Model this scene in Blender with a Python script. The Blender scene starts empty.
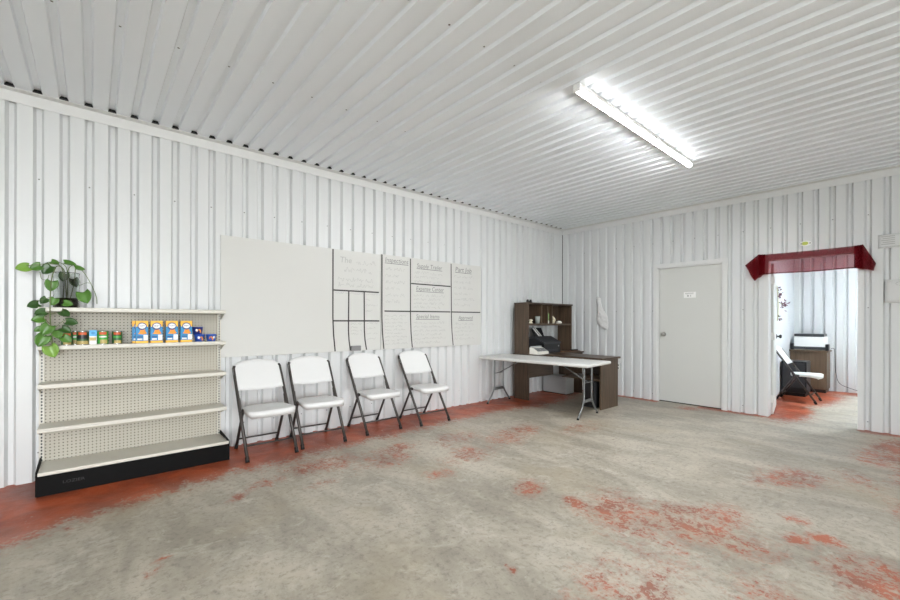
import bpy, bmesh, math, random
from mathutils import Vector, Matrix, noise
random.seed(7)
SC = bpy.context.scene
COL = SC.collection
PI = math.pi
H = 3.042            # ceiling height

# ------------------------------------------------------------------ materials
def nodes_of(m):
    m.use_nodes = True
    nt = m.node_tree
    return nt, nt.nodes, nt.links

def inp(node, *names):
    for n in names:
        if n in node.inputs:
            return node.inputs[n]

def srgb(r, g, b):
    def f(c):
        c /= 255.0
        return c / 12.92 if c <= .04045 else ((c + .055) / 1.055) ** 2.4
    return (f(r), f(g), f(b), 1)

def mat(name, col, rough=.5, metal=0, var=.04, scale=6, spec=.5, bump=0, bscale=40, coat=0):
    """plain procedural material: noise-mottled base colour, optional bump"""
    m = bpy.data.materials.new(name)
    nt, N, L = nodes_of(m)
    p = N['Principled BSDF']
    p.inputs['Roughness'].default_value = rough
    p.inputs['Metallic'].default_value = metal
    inp(p, 'Specular IOR Level', 'Specular').default_value = spec
    if coat:
        p.inputs['Coat Weight'].default_value = coat
    tc = N.new('ShaderNodeTexCoord')
    nz = N.new('ShaderNodeTexNoise'); nz.inputs['Scale'].default_value = scale
    nz.inputs['Detail'].default_value = 4
    L.new(tc.outputs['Object'], nz.inputs['Vector'])
    mx = N.new('ShaderNodeMixRGB'); mx.blend_type = 'MIX'
    mx.inputs[1].default_value = tuple(max(0, c * (1 - var)) for c in col[:3]) + (1,)
    mx.inputs[2].default_value = tuple(min(1, c * (1 + var)) for c in col[:3]) + (1,)
    L.new(nz.outputs['Fac'], mx.inputs[0])
    L.new(mx.outputs[0], p.inputs['Base Color'])
    if bump:
        n2 = N.new('ShaderNodeTexNoise'); n2.inputs['Scale'].default_value = bscale
        L.new(tc.outputs['Object'], n2.inputs['Vector'])
        b = N.new('ShaderNodeBump'); b.inputs['Strength'].default_value = bump
        b.inputs['Distance'].default_value = .01
        L.new(n2.outputs['Fac'], b.inputs['Height']); L.new(b.outputs[0], p.inputs['Normal'])
    return m

def wood_mat(name, c1, c2, rough=.45, axis='X'):
    m = bpy.data.materials.new(name)
    nt, N, L = nodes_of(m)
    p = N['Principled BSDF']; p.inputs['Roughness'].default_value = rough
    tc = N.new('ShaderNodeTexCoord')
    mp = N.new('ShaderNodeMapping')
    mp.inputs['Scale'].default_value = {'X': (2, 30, 30), 'Z': (30, 30, 2), 'Y': (30, 2, 30)}[axis]
    L.new(tc.outputs['Object'], mp.inputs['Vector'])
    nz = N.new('ShaderNodeTexNoise'); nz.inputs['Scale'].default_value = 1.2
    nz.inputs['Detail'].default_value = 6; nz.inputs['Distortion'].default_value = .6
    L.new(mp.outputs[0], nz.inputs['Vector'])
    cr = N.new('ShaderNodeValToRGB')
    cr.color_ramp.elements[0].position = .3; cr.color_ramp.elements[0].color = c1
    cr.color_ramp.elements[1].position = .7; cr.color_ramp.elements[1].color = c2
    L.new(nz.outputs['Fac'], cr.inputs[0]); L.new(cr.outputs[0], p.inputs['Base Color'])
    return m

def emit_mat(name, col, strength):
    m = bpy.data.materials.new(name)
    nt, N, L = nodes_of(m)
    p = N['Principled BSDF']
    p.inputs['Base Color'].default_value = (.8, .8, .8, 1)
    p.inputs['Emission Color'].default_value = col
    p.inputs['Emission Strength'].default_value = strength
    return m

TUBE_W = 290.0
OFFICE_W = 88.0
DAY = 15.0

M = {}
M['panel'] = mat('white_steel_panel', srgb(210, 212, 212), .34, var=.02, scale=1.2, spec=.5)
M['ceil'] = mat('white_steel_ceiling', srgb(230, 234, 239), .38, var=.02, scale=1.0, spec=.5)
M['trim'] = mat('white_trim', srgb(214, 215, 214), .45, var=.015, scale=2)
M['screw'] = mat('screw_metal', srgb(120, 120, 118), .4, .6)
M['drywall'] = mat('smooth_white_wall', srgb(212, 215, 218), .6, var=.015, scale=2)
M['door'] = mat('white_painted_door', srgb(202, 203, 199), .5, var=.02, scale=2)
M['chrome'] = mat('dull_chrome', srgb(170, 168, 162), .3, .9)
M['board'] = mat('whiteboard_surface', srgb(202, 202, 198), .38, var=.015, scale=3, coat=.0)
M['tape'] = mat('black_tape', srgb(52, 50, 48), .6)
M['ink'] = mat('faded_marker', srgb(172, 172, 170), .6)
M['inkdark'] = mat('dark_marker', srgb(122, 122, 122), .6)
M['eraser'] = mat('grey_felt', srgb(128, 128, 128), .9, bump=.3)
M['shelf'] = mat('cream_enamel', srgb(204, 201, 190), .4, var=.02)
M['black'] = mat('black_enamel', srgb(7, 7, 7), .6, spec=.12)
M['blacktext'] = mat('black_emboss', srgb(25, 25, 25), .5)
M['plastic'] = mat('white_moulded_plastic', srgb(216, 216, 215), .45, var=.015, bump=.04, bscale=220)
M['frame'] = mat('dark_grey_tube', srgb(72, 68, 65), .38, .5)
M['rubber'] = mat('black_rubber', srgb(20, 20, 20), .7)
M['tabletop'] = mat('speckled_white_plastic', srgb(206, 206, 203), .45, var=.04, scale=60, bump=.04, bscale=200)
M['tleg'] = mat('grey_steel_tube', srgb(120, 122, 122), .35, .6)
M['wood'] = wood_mat('dark_brown_laminate', srgb(63, 49, 38), srgb(93, 76, 60), .45, 'Z')
M['woodh'] = wood_mat('dark_brown_laminate_flat', srgb(58, 45, 35), srgb(88, 72, 57), .4, 'X')
M['woody'] = wood_mat('dark_brown_laminate_long', srgb(58, 45, 35), srgb(88, 72, 57), .4, 'Y')
M['woodoff'] = wood_mat('brown_laminate', srgb(92, 74, 58), srgb(112, 93, 74), .5, 'Z')
M['dark'] = mat('black_plastic', srgb(24, 24, 26), .35)
M['darkg'] = mat('charcoal_plastic', srgb(52, 53, 56), .4)
M['greyp'] = mat('light_grey_plastic', srgb(178, 180, 180), .45)
M['cream'] = mat('cream_plastic', srgb(232, 230, 220), .45)
M['greykeys'] = mat('grey_keys', srgb(120, 122, 122), .5)
M['paper'] = mat('white_paper', srgb(238, 238, 236), .8)
M['notice'] = mat('offwhite_notice_paper', srgb(206, 207, 206), .8)
M['papergrey'] = mat('grey_print', srgb(170, 170, 168), .8)
M['cloth'] = mat('white_cloth', srgb(226, 226, 225), .85, bump=.2, bscale=60)
M['leafd'] = mat('dark_green_leaf', srgb(48, 84, 30), .35, var=.25, scale=18)
M['leaf'] = mat('green_leaf', srgb(76, 120, 40), .35, var=.25, scale=18)
M['leafl'] = mat('light_green_leaf', srgb(116, 156, 56), .38, var=.2, scale=18)
M['vine'] = mat('green_vine', srgb(96, 112, 62), .6)
M['soil'] = mat('dark_soil', srgb(74, 60, 44), .9, var=.6, scale=60, bump=.8, bscale=80)
M['cardboard'] = mat('brown_folder', srgb(104, 76, 54), .7)
M['bluebox'] = mat('blue_carton', srgb(14, 132, 190), .45)
M['yellowbox'] = mat('yellow_carton', srgb(244, 186, 52), .45)
M['orange'] = mat('orange_noodles', srgb(236, 150, 34), .5, var=.2, scale=120)
M['navy'] = mat('navy_print', srgb(28, 52, 120), .45)
M['whitep'] = mat('white_print', srgb(236, 236, 232), .5)
M['cupblue'] = mat('blue_tub', srgb(48, 92, 190), .4)
M['cupdark'] = mat('dark_blue_tub', srgb(38, 56, 130), .4)
M['cangreen'] = mat('green_label', srgb(64, 160, 60), .4, var=.25, scale=40)
M['candark'] = mat('dark_green_label', srgb(46, 92, 50), .4, var=.3, scale=40)
M['tin'] = mat('tin_metal', srgb(190, 190, 186), .25, .95)
M['canred'] = mat('red_emblem', srgb(206, 88, 48), .45)
M['beans'] = mat('bean_print', srgb(190, 168, 106), .5, var=.5, scale=150)
M['ltblue'] = mat('light_blue_carton', srgb(70, 168, 222), .45)
M['yell'] = mat('yellow_leaf_print', srgb(196, 206, 96), .6)
M['flowerp'] = mat('purple_petals', srgb(110, 76, 88), .8, var=.3, scale=60)
M['floweryel'] = mat('pale_yellow_ribbon', srgb(206, 204, 172), .8)
M['bottle'] = mat('green_bottle_label', srgb(120, 160, 92), .4, var=.2, scale=80)
M['greyglass'] = mat('frosted_grey_glass', srgb(150, 156, 150), .25, var=.1)
M['ivory'] = mat('ivory_ceramic', srgb(228, 220, 196), .35)
M['hinge'] = mat('painted_hinge', srgb(222, 222, 218), .4)
M['fixture'] = mat('white_light_housing', srgb(235, 235, 233), .4)
M['tube'] = emit_mat('lit_tube', (.97, .985, 1.0, 1), TUBE_W)
M['tubeside'] = emit_mat('dim_lens_side', (.97, .985, 1.0, 1), 15.0)
M['offlight'] = emit_mat('lit_office_panel', (.86, .94, 1.0, 1), OFFICE_W)

def glass_mat():
    m = bpy.data.materials.new('clear_glass')
    nt, N, L = nodes_of(m)
    p = N['Principled BSDF']
    p.inputs['Base Color'].default_value = (.93, .97, .95, 1)
    p.inputs['Roughness'].default_value = .02
    inp(p, 'Transmission Weight', 'Transmission').default_value = 1
    p.inputs['IOR'].default_value = 1.45
    return m
M['glass'] = glass_mat()

def sheer_mat():
    m = bpy.data.materials.new('sheer_red_fabric')
    nt, N, L = nodes_of(m)
    out = N['Material Output']; N.remove(N['Principled BSDF'])
    d = N.new('ShaderNodeBsdfDiffuse'); d.inputs[0].default_value = srgb(112, 18, 28)
    tl = N.new('ShaderNodeBsdfTranslucent'); tl.inputs[0].default_value = srgb(124, 22, 34)
    tr = N.new('ShaderNodeBsdfTransparent'); tr.inputs[0].default_value = (1.0, .72, .74, 1)
    tc = N.new('ShaderNodeTexCoord')
    nz = N.new('ShaderNodeTexNoise'); nz.inputs['Scale'].default_value = 180
    L.new(tc.outputs['Object'], nz.inputs['Vector'])
    mr = N.new('ShaderNodeMapRange')
    mr.inputs[1].default_value = .3; mr.inputs[2].default_value = .7
    mr.inputs[3].default_value = .26; mr.inputs[4].default_value = .42
    L.new(nz.outputs['Fac'], mr.inputs[0])
    m1 = N.new('ShaderNodeMixShader'); m1.inputs[0].default_value = .3
    L.new(d.outputs[0], m1.inputs[1]); L.new(tl.outputs[0], m1.inputs[2])
    m2 = N.new('ShaderNodeMixShader')
    L.new(mr.outputs[0], m2.inputs[0])
    L.new(m1.outputs[0], m2.inputs[1]); L.new(tr.outputs[0], m2.inputs[2])
    L.new(m2.outputs[0], out.inputs['Surface'])
    return m
M['sheer'] = sheer_mat()

def pegboard_mat(name, base, hole, px, pz, rad, ox=0, oz=0):
    """regular round punched holes in the X-Z plane, object coordinates"""
    m = bpy.data.materials.new(name)
    nt, N, L = nodes_of(m)
    p = N['Principled BSDF']; p.inputs['Roughness'].default_value = .5
    tc = N.new('ShaderNodeTexCoord'); sp = N.new('ShaderNodeSeparateXYZ')
    L.new(tc.outputs['Object'], sp.inputs[0])
    def math_(op, a, b=None):
        n = N.new('ShaderNodeMath'); n.operation = op
        for i, v in enumerate((a, b)):
            if v is None: continue
            if isinstance(v, (int, float)): n.inputs[i].default_value = v
            else: L.new(v, n.inputs[i])
        return n.outputs[0]
    def cell(s, per, off):
        t = math_('DIVIDE', math_('ADD', s, off + 100 * per), per)
        return math_('MULTIPLY', math_('SUBTRACT', math_('FRACT', t), .5), per)
    u = cell(sp.outputs[0], px, ox); w = cell(sp.outputs[2], pz, oz)
    d = math_('SQRT', math_('ADD', math_('MULTIPLY', u, u), math_('MULTIPLY', w, w)))
    f = math_('LESS_THAN', d, rad)
    mx = N.new('ShaderNodeMixRGB'); mx.inputs[1].default_value = base; mx.inputs[2].default_value = hole
    L.new(f, mx.inputs[0]); L.new(mx.outputs[0], p.inputs['Base Color'])
    return m
M['peg'] = pegboard_mat('cream_pegboard', srgb(180, 175, 161), srgb(84, 79, 69), .0254, .0254, .0046)

# floor: grey worn concrete with remains of red paint
def floor_mat():
    m = bpy.data.materials.new('worn_red_painted_concrete')
    nt, N, L = nodes_of(m)
    p = N['Principled BSDF']
    tc = N.new('ShaderNodeTexCoord'); P = tc.outputs['Object']
    def noise_(scale, detail=6, dist=0, rough=.55, vec=None):
        n = N.new('ShaderNodeTexNoise')
        n.inputs['Scale'].default_value = scale; n.inputs['Detail'].default_value = detail
        n.inputs['Distortion'].default_value = dist; n.inputs['Roughness'].default_value = rough
        L.new(vec or P, n.inputs['Vector']); return n.outputs['Fac']
    def math_(op, a, b=None, c=None, clamp=False):
        n = N.new('ShaderNodeMath'); n.operation = op; n.use_clamp = clamp
        for i, v in enumerate((a, b, c)):
            if v is None: continue
            if isinstance(v, (int, float)): n.inputs[i].default_value = v
            else: L.new(v, n.inputs[i])
        return n.outputs[0]
    def rng(v, a, b, c, d, smooth=True):
        n = N.new('ShaderNodeMapRange')
        if smooth: n.interpolation_type = 'SMOOTHSTEP'
        for i, x in enumerate((a, b, c, d)): n.inputs[i + 1].default_value = x
        L.new(v, n.inputs[0]); return n.outputs[0]
    def mixc(f, a, b):
        n = N.new('ShaderNodeMixRGB')
        for i, v in ((0, f), (1, a), (2, b)):
            if isinstance(v, (int, float)): n.inputs[i].default_value = v
            elif isinstance(v, tuple): n.inputs[i].default_value = v
            else: L.new(v, n.inputs[i])
        return n.outputs[0]
    at = N.new('ShaderNodeAttribute'); at.attribute_name = 'red_paint'; at.attribute_type = 'GEOMETRY'
    field = at.outputs['Fac']
    # ragged edges: big streaky + fine noise
    mp = N.new('ShaderNodeMapping'); mp.inputs['Rotation'].default_value = (0, 0, math.radians(-35))
    mp.inputs['Scale'].default_value = (2.0, .8, 1); L.new(P, mp.inputs['Vector'])
    n1 = noise_(2.6, 8, .8, .62, mp.outputs[0])
    n2 = noise_(16, 8, .6, .7)
    n3 = noise_(42, 5, .3, .65)
    nn = math_('ADD', math_('MULTIPLY', math_('SUBTRACT', n1, .5), .8), math_('MULTIPLY', math_('SUBTRACT', n2, .5), 1.2))
    nn = math_('ADD', nn, math_('MULTIPLY', math_('SUBTRACT', n3, .5), .9))
    v = math_('ADD', field, nn)
    mask = rng(v, .53, .57, 0, 1)
    faint = math_('MULTIPLY', rng(v, .22, .55, 0, 1), .30)
    solid = math_('MULTIPLY', rng(field, .5, .95, .80, 1.0), mask)
    paint = math_('MAXIMUM', solid, faint, clamp=True)
    # concrete
    c1 = noise_(1.1, 8, .4, .68, mp.outputs[0]); c2 = noise_(5, 10, 1.2, .68); c3 = noise_(26, 10, .3, .78)
    mp2 = N.new('ShaderNodeMapping'); mp2.inputs['Rotation'].default_value = (0, 0, math.radians(-50))
    mp2.inputs['Scale'].default_value = (1, 5, 1); L.new(P, mp2.inputs['Vector'])
    c4 = noise_(3.6, 8, 1.5, .68, mp2.outputs[0])
    conc = mixc(rng(c1, .32, .68, 0, 1), srgb(144, 137, 124), srgb(185, 177, 162))
    conc = mixc(math_('MULTIPLY', rng(c2, .48, .72, 0, 1), .6), conc, srgb(200, 194, 182))
    conc = mixc(math_('MULTIPLY', rng(c4, .52, .75, 0, 1), .28), conc, srgb(114, 110, 101))
    conc = mixc(math_('MULTIPLY', rng(c3, .48, .66, 0, 1), .55), conc, srgb(106, 99, 87))
    yel = noise_(1.3, 3)
    conc = mixc(math_('MULTIPLY', rng(yel, .5, .7, 0, 1), .35), conc, srgb(164, 151, 126))
    r1 = noise_(3, 6, .5)
    red = mixc(rng(r1, .35, .65, 0, 1), srgb(134, 62, 38), srgb(172, 80, 44))
    # scratches in the paint
    sc = noise_(26, 4, 2.5, .6, mp2.outputs[0])
    scm = math_('MULTIPLY', rng(sc, .63, .68, 0, 1), .55)
    red = mixc(scm, red, srgb(188, 150, 130))
    col = mixc(paint, conc, red)
    L.new(col, p.inputs['Base Color'])
    L.new(rng(c2, .3, .7, .34, .52), p.inputs['Roughness'])
    inp(p, 'Specular IOR Level', 'Specular').default_value = .4
    bp = N.new('ShaderNodeBump'); bp.inputs['Strength'].default_value = .15; bp.inputs['Distance'].default_value = .01
    L.new(math_('ADD', c3, math_('MULTIPLY', mask, .5)), bp.inputs['Height']); L.new(bp.outputs[0], p.inputs['Normal'])
    return m
M['floor'] = floor_mat()
M['ground'] = mat('pale_gravel', srgb(196, 194, 188), .9, var=.15, scale=30)

# ------------------------------------------------------------------ mesh builder
class MB:
    def __init__(s): s.v = []; s.f = []; s.mi = []; s.sm = []
    def add(s, vs, fs, mi=0, smooth=False):
        o = len(s.v); s.v += [tuple(v) for v in vs]
        for f in fs:
            s.f.append([i + o for i in f]); s.mi.append(mi); s.sm.append(smooth)
        return s
    def box(s, a, b, mi=0, bev=0):
        x0, y0, z0 = (min(p, q) for p, q in zip(a, b)); x1, y1, z1 = (max(p, q) for p, q in zip(a, b))
        if bev:
            return s.rbox(((x0 + x1) / 2, (y0 + y1) / 2, (z0 + z1) / 2), (x1 - x0, y1 - y0, z1 - z0), bev, mi)
        vs = [(x, y, z) for z in (z0, z1) for y in (y0, y1) for x in (x0, x1)]
        return s.add(vs, [(0, 2, 3, 1), (4, 5, 7, 6), (0, 1, 5, 4), (2, 6, 7, 3), (0, 4, 6, 2), (1, 3, 7, 5)], mi)
    def rbox(s, c, d, bev, mi=0, mtx=None, seg=2, smooth=True):
        bm = bmesh.new(); bmesh.ops.create_cube(bm, size=1)
        for v in bm.verts: v.co = Vector((v.co.x * d[0], v.co.y * d[1], v.co.z * d[2]))
        bmesh.ops.bevel(bm, geom=bm.edges[:], offset=min(bev, min(d) * .49), segments=seg, affect='EDGES', profile=.5)
        bm.verts.index_update()
        mt = Matrix.Translation(c) @ (mtx or Matrix())
        vs = [tuple(mt @ v.co) for v in bm.verts]; fs = [[v.index for v in f.verts] for f in bm.faces]
        bm.free(); return s.add(vs, fs, mi, False)
    def tube(s, pts, r, n=10, mi=0, caps=True, rad=None):
        pts = [Vector(p) for p in pts]; rings = []
        t0 = (pts[1] - pts[0]).normalized()
        up = Vector((0, 0, 1)) if abs(t0.z) < .9 else Vector((1, 0, 0))
        nrm = (up - t0 * up.dot(t0)).normalized()
        vs = []
        for i, p in enumerate(pts):
            if i == 0: t = t0
            elif i == len(pts) - 1: t = (pts[i] - pts[i - 1]).normalized()
            else: t = ((pts[i + 1] - p).normalized() + (p - pts[i - 1]).normalized()).normalized()
            nrm = (nrm - t * nrm.dot(t)).normalized(); bn = t.cross(nrm)
            rr = rad[i] if rad else r
            for k in range(n):
                a = 2 * PI * k / n
                vs.append(p + (nrm * math.cos(a) + bn * math.sin(a)) * rr)
        fs = []
        for i in range(len(pts) - 1):
            for k in range(n):
                a = i * n + k; b = i * n + (k + 1) % n
                fs.append((a, b, b + n, a + n))
        s.add(vs, fs, mi, True)
        if caps:
            o = len(s.v) - len(vs)
            s.f.append([o + k for k in range(n)][::-1]); s.mi.append(mi); s.sm.append(False)
            o2 = o + (len(pts) - 1) * n
            s.f.append([o2 + k for k in range(n)]); s.mi.append(mi); s.sm.append(False)
        return s
    def lathe(s, prof, c=(0, 0, 0), n=24, mi=0, smooth=True):
        vs = []; fs = []
        for r, z in prof:
            for k in range(n):
                a = 2 * PI * k / n
                vs.append((c[0] + r * math.cos(a), c[1] + r * math.sin(a), c[2] + z))
        for i in range(len(prof) - 1):
            for k in range(n):
                a = i * n + k; b = i * n + (k + 1) % n
                fs.append((a, b, b + n, a + n))
        return s.add(vs, fs, mi, smooth)
    def prism(s, poly, d, mi=0):
        """poly: list of 3-D points (planar), d: extrusion vector"""
        n = len(poly); d = Vector(d)
        vs = [Vector(p) for p in poly] + [Vector(p) + d for p in poly]
        fs = [list(range(n))[::-1], list(range(n, 2 * n))] + [(i, (i + 1) % n, (i + 1) % n + n, i + n) for i in range(n)]
        return s.add(vs, fs, mi)
    def grid(s, fn, nu, nv, mi=0, smooth=True, closed=False):
        vs = [fn(i / nu, j / nv) for j in range(nv + 1) for i in range(nu + 1)]
        fs = [(j * (nu + 1) + i, j * (nu + 1) + i + 1, (j + 1) * (nu + 1) + i + 1, (j + 1) * (nu + 1) + i)
              for j in range(nv) for i in range(nu)]
        return s.add(vs, fs, mi, smooth)
    def slab(s, fn, nu, nv, th, mi=0, smooth=True):
        """double sided closed sheet; fn -> point, th: offset vector or callable(u,v)"""
        tv = th if callable(th) else (lambda u, v: th)
        A = [Vector(fn(i / nu, j / nv)) for j in range(nv + 1) for i in range(nu + 1)]
        Bv = [a + Vector(tv(i / nu, j / nv)) for a, (i, j) in zip(A, [(i, j) for j in range(nv + 1) for i in range(nu + 1)])]
        n = len(A); w = nu + 1; fs = []
        for j in range(nv):
            for i in range(nu):
                q = (j * w + i, j * w + i + 1, (j + 1) * w + i + 1, (j + 1) * w + i)
                fs.append(q); fs.append(tuple(x + n for x in q[::-1]))
        rim = [(i, 0) for i in range(nu)] + [(nu, j) for j in range(nv)] + [(i, nv) for i in range(nu, 0, -1)] + [(0, j) for j in range(nv, 0, -1)]
        idx = [j * w + i for i, j in rim]
        for k in range(len(idx)):
            a, b = idx[k], idx[(k + 1) % len(idx)]
            fs.append((b, a, a + n, b + n))
        return s.add(A + Bv, fs, mi, smooth)
    def disc(s, c, r, nrm='y', n=10, mi=0):
        vs = []
        for k in range(n):
            a = 2 * PI * k / n; u, w = r * math.cos(a), r * math.sin(a)
            vs.append({'y': (c[0] + u, c[1], c[2] + w), 'x': (c[0], c[1] + u, c[2] + w), 'z': (c[0] + u, c[1] + w, c[2])}[nrm])
        return s.add(vs, [list(range(n))], mi)
    def build(s, name, mats, parent=None, loc=None):
        me = bpy.data.meshes.new(name)
        off = Vector(loc) if loc is not None else (Vector(parent['_o']) if parent and '_o' in parent else Vector((0, 0, 0)))
        me.from_pydata([tuple(Vector(v) - off) for v in s.v], [], s.f)
        if not isinstance(mats, (list, tuple)): mats = [mats]
        for m in mats: me.materials.append(m)
        me.polygons.foreach_set('material_index', s.mi)
        me.polygons.foreach_set('use_smooth', s.sm)
        bm = bmesh.new(); bm.from_mesh(me); bmesh.ops.recalc_face_normals(bm, faces=bm.faces); bm.to_mesh(me); bm.free()
        me.update()
        o = bpy.data.objects.new(name, me); COL.objects.link(o)
        if parent is not None: o.parent = parent
        elif loc is not None: o.location = loc
        return o

def thing(name, label, cat, loc=(0, 0, 0), rotz=0, group=None):
    o = bpy.data.objects.new(name, None); COL.objects.link(o)
    o.location = loc; o.rotation_euler = (0, 0, rotz); o.empty_display_size = .1
    o['label'] = label; o['category'] = cat; o['_o'] = loc
    if group: o['group'] = group
    return o

def tag(o, label, cat, group=None):
    o['label'] = label; o['category'] = cat
    if group: o['group'] = group
    return o

def struct(o): o['kind'] = 'structure'; return o

_txt_cache = {}
def text_geo(s, size, shear=0):
    key = (s, size, shear)
    if key in _txt_cache: return _txt_cache[key]
    cu = bpy.data.curves.new('t', 'FONT'); cu.body = s; cu.size = size; cu.align_x = 'LEFT'; cu.shear = shear
    cu.resolution_u = 2
    ob = bpy.data.objects.new('t', cu); COL.objects.link(ob)
    bpy.context.view_layer.update()
    dg = bpy.context.evaluated_depsgraph_get()
    me = bpy.data.meshes.new_from_object(ob.evaluated_get(dg))
    r = ([tuple(v.co) for v in me.vertices], [list(p.vertices) for p in me.polygons])
    bpy.data.objects.remove(ob); bpy.data.meshes.remove(me); bpy.data.curves.remove(cu)
    _txt_cache[key] = r
    return r

def put_text(mb, s, size, fn, mi=0, shear=0, fit=None):
    """fn maps text (u, v) to 3-D; fit = width the text is scaled to"""
    vs, fs = text_geo(s, size, shear)
    k = 1
    if fit and vs:
        k = fit / max(v[0] for v in vs)
    mb.add([fn(v[0] * k, v[1]) for v in vs], fs, mi)

# ------------------------------------------------------------------ setting
GO, GI, GD = .032, .0145, .037        # groove half opening, half floor, depth
def profile(u0, u1, centres, GO=GO, GI=GI, GD=GD):
    pts = [(u0, 0)]
    for c in sorted(centres):
        if c - GO <= u0 or c + GO >= u1: continue
        pts += [(c - GO, 0), (c - GI, GD), (c + GI, GD), (c + GO, 0)]
    pts.append((u1, 0))
    return pts

def ribbed(mb, pts, z0, z1, fn, holes=()):
    """fn(u, d, z) -> xyz"""
    us = list(pts)
    for (a, b, c, d) in holes:
        for h in (a, b):
            for i in range(len(us) - 1):
                if us[i][0] < h < us[i + 1][0]:
                    t = (h - us[i][0]) / (us[i + 1][0] - us[i][0])
                    us.insert(i + 1, (h, us[i][1] + t * (us[i + 1][1] - us[i][1]))); break
    for (ua, da), (ub, db) in zip(us[:-1], us[1:]):
        um = (ua + ub) / 2; spans = [(z0, z1)]
        for (a, b, c, d) in holes:
            if a < um < b:
                spans = [q for (p, r) in spans for q in ((p, min(r, c)), (max(p, d), r)) if q[1] - q[0] > 1e-4]
        for (p, q) in spans:
            mb.add([fn(ua, da, p), fn(ub, db, p), fn(ub, db, q), fn(ua, da, q)], [(0, 1, 2, 3)])

XW, YW = -11.5, -9.0      # far ends of the room behind the camera
OX1, OY0, OY1 = 3.45, -6.2, -2.95   # office behind the opening
DY0, DY1, DZ = -2.70, -1.78, 2.145  # closed door rough opening
PY0, PY1, PZ = -4.09, -3.23, 2.11   # open doorway

# left wall
cl = [-7.365 + .1512 * k for k in range(-27, 33)] + [-.311 - .1495 * k for k in range(0, 14)]
mb = MB(); ribbed(mb, profile(XW, 0.0, cl), 0, H, lambda u, d, z: (u, d, z))
mb.box((XW, .05, 0), (.0, .12, H))
for i, c in enumerate(sorted(cl)):
    if i % 2 == 0:
        for z in (2.40, .22, 1.32):
            mb.disc((c, GD - .002, z), .0065, 'y', 6, 1)
struct(mb.build('wall_left', [M['panel'], M['screw']]))

# right (door) wall
cr_ = [-.143 - .1550 * k for k in range(0, 57)]
holes = [(DY0, DY1, 0, DZ), (PY0, PY1, 0, PZ)]
mb = MB(); ribbed(mb, profile(YW, 0.0, cr_), 0, H, lambda u, d, z: (d, u, z), holes)
for (a, b, z0, z1) in ((YW, PY0, 0, H), (PY0, PY1, PZ, H), (PY1, DY0, 0, H), (DY0, DY1, DZ, H), (DY1, 0, 0, H)):
    mb.box((.05, a, z0), (.12, b, z1))
for i, c in enumerate(cr_):
    if i % 2 == 0:
        for z in (2.55, .10, 1.45):
            if any(a - .03 < c < b + .03 and z0 <= z < z1 for (a, b, z0, z1) in holes): continue
            mb.disc((GD - .002, c, z), .0065, 'x', 6, 1)
struct(mb.build('wall_right', [M['panel'], M['screw']]))

# walls behind the camera; an unseen open roll-up door is added to brighten the room
GX_0, GX_1, GZ = -9.6, -5.8, 2.45
mb = MB(); ribbed(mb, profile(XW, 0, [XW + .1 + .152 * k for k in range(75)]), 0, H, lambda u, d, z: (u, YW - d, z), [(GX_0, GX_1, 0, GZ)])
for (a, b, z0) in ((XW, GX_0, 0), (GX_0, GX_1, GZ), (GX_1, 0, 0)): mb.box((a, YW - .12, z0), (b, YW - .05, H))
struct(mb.build('wall_back', M['panel']))
mb = MB(); ribbed(mb, profile(YW, 0, [YW + .1 + .152 * k for k in range(58)]), 0, H, lambda u, d, z: (XW - d, u, z))
mb.box((XW - .12, YW, 0), (XW - .05, 0, H)); struct(mb.build('wall_near', M['panel']))

mb = MB()
mb.box((GX_0 - .06, YW - .125, 0), (GX_0, YW + .01, GZ + .06)); mb.box((GX_1, YW - .125, 0), (GX_1 + .06, YW + .01, GZ + .06)); mb.box((GX_0, YW - .125, GZ), (GX_1, YW + .01, GZ + .06))
struct(mb.build('trim_6', M['trim']))  # frame of the added door opening
mb = MB(); mb.box((GX_0 - 8, YW - 14, -.1), (GX_1 + 8, YW - .1, -.004)); struct(mb.build('ground_outside', M['ground']))  # unseen pale ground outside the added door
pl_ = bpy.data.lights.new('daylight_portal', 'AREA'); pl_.shape = 'RECTANGLE'; pl_.size = GX_1 - GX_0; pl_.size_y = GZ
po = bpy.data.objects.new('daylight_portal', pl_); COL.objects.link(po); pl_.cycles.is_portal = True
po.location = ((GX_0 + GX_1) / 2, YW - .06, GZ / 2); po.rotation_euler = (math.radians(90), 0, 0)

# ceiling
cc = [-7.365 + .1495 * k for k in range(-28, 49)]
mb = MB(); ribbed(mb, profile(XW, 0.0, cc, .028, .018, .024), YW, 0, lambda u, d, z: (u, z, H + d))
mb.box((XW - .12, YW - .12, H + .05), (.12, .12, H + .12))
for (x0_, x1_) in ((XW - .12, XW), (0, .12)): mb.box((x0_, YW - .12, H), (x1_, .12, H + .05))
for (y0_, y1_) in ((YW - .12, YW), (0, .12)): mb.box((XW, y0_, H), (0, y1_, H + .05))
for c in cc:      # dark blocks filling the open rib ends
    mb.prism([(c - .0275, -.092, H + .0005), (c + .0275, -.092, H + .0005), (c + .0175, -.080, H + .023), (c - .0175, -.080, H + .023)], (0, .09, 0), 2)
for i, c in enumerate(sorted(cc)):
    if i % 2 == 0:
        for y in (-1.39, -2.72, -4.1, -5.5, -6.9):
            mb.disc((c, y, H + .024 - .002), .008, 'z', 6, 1)
struct(mb.build('ceiling', [M['ceil'], M['screw'], M['rubber']]))


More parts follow.
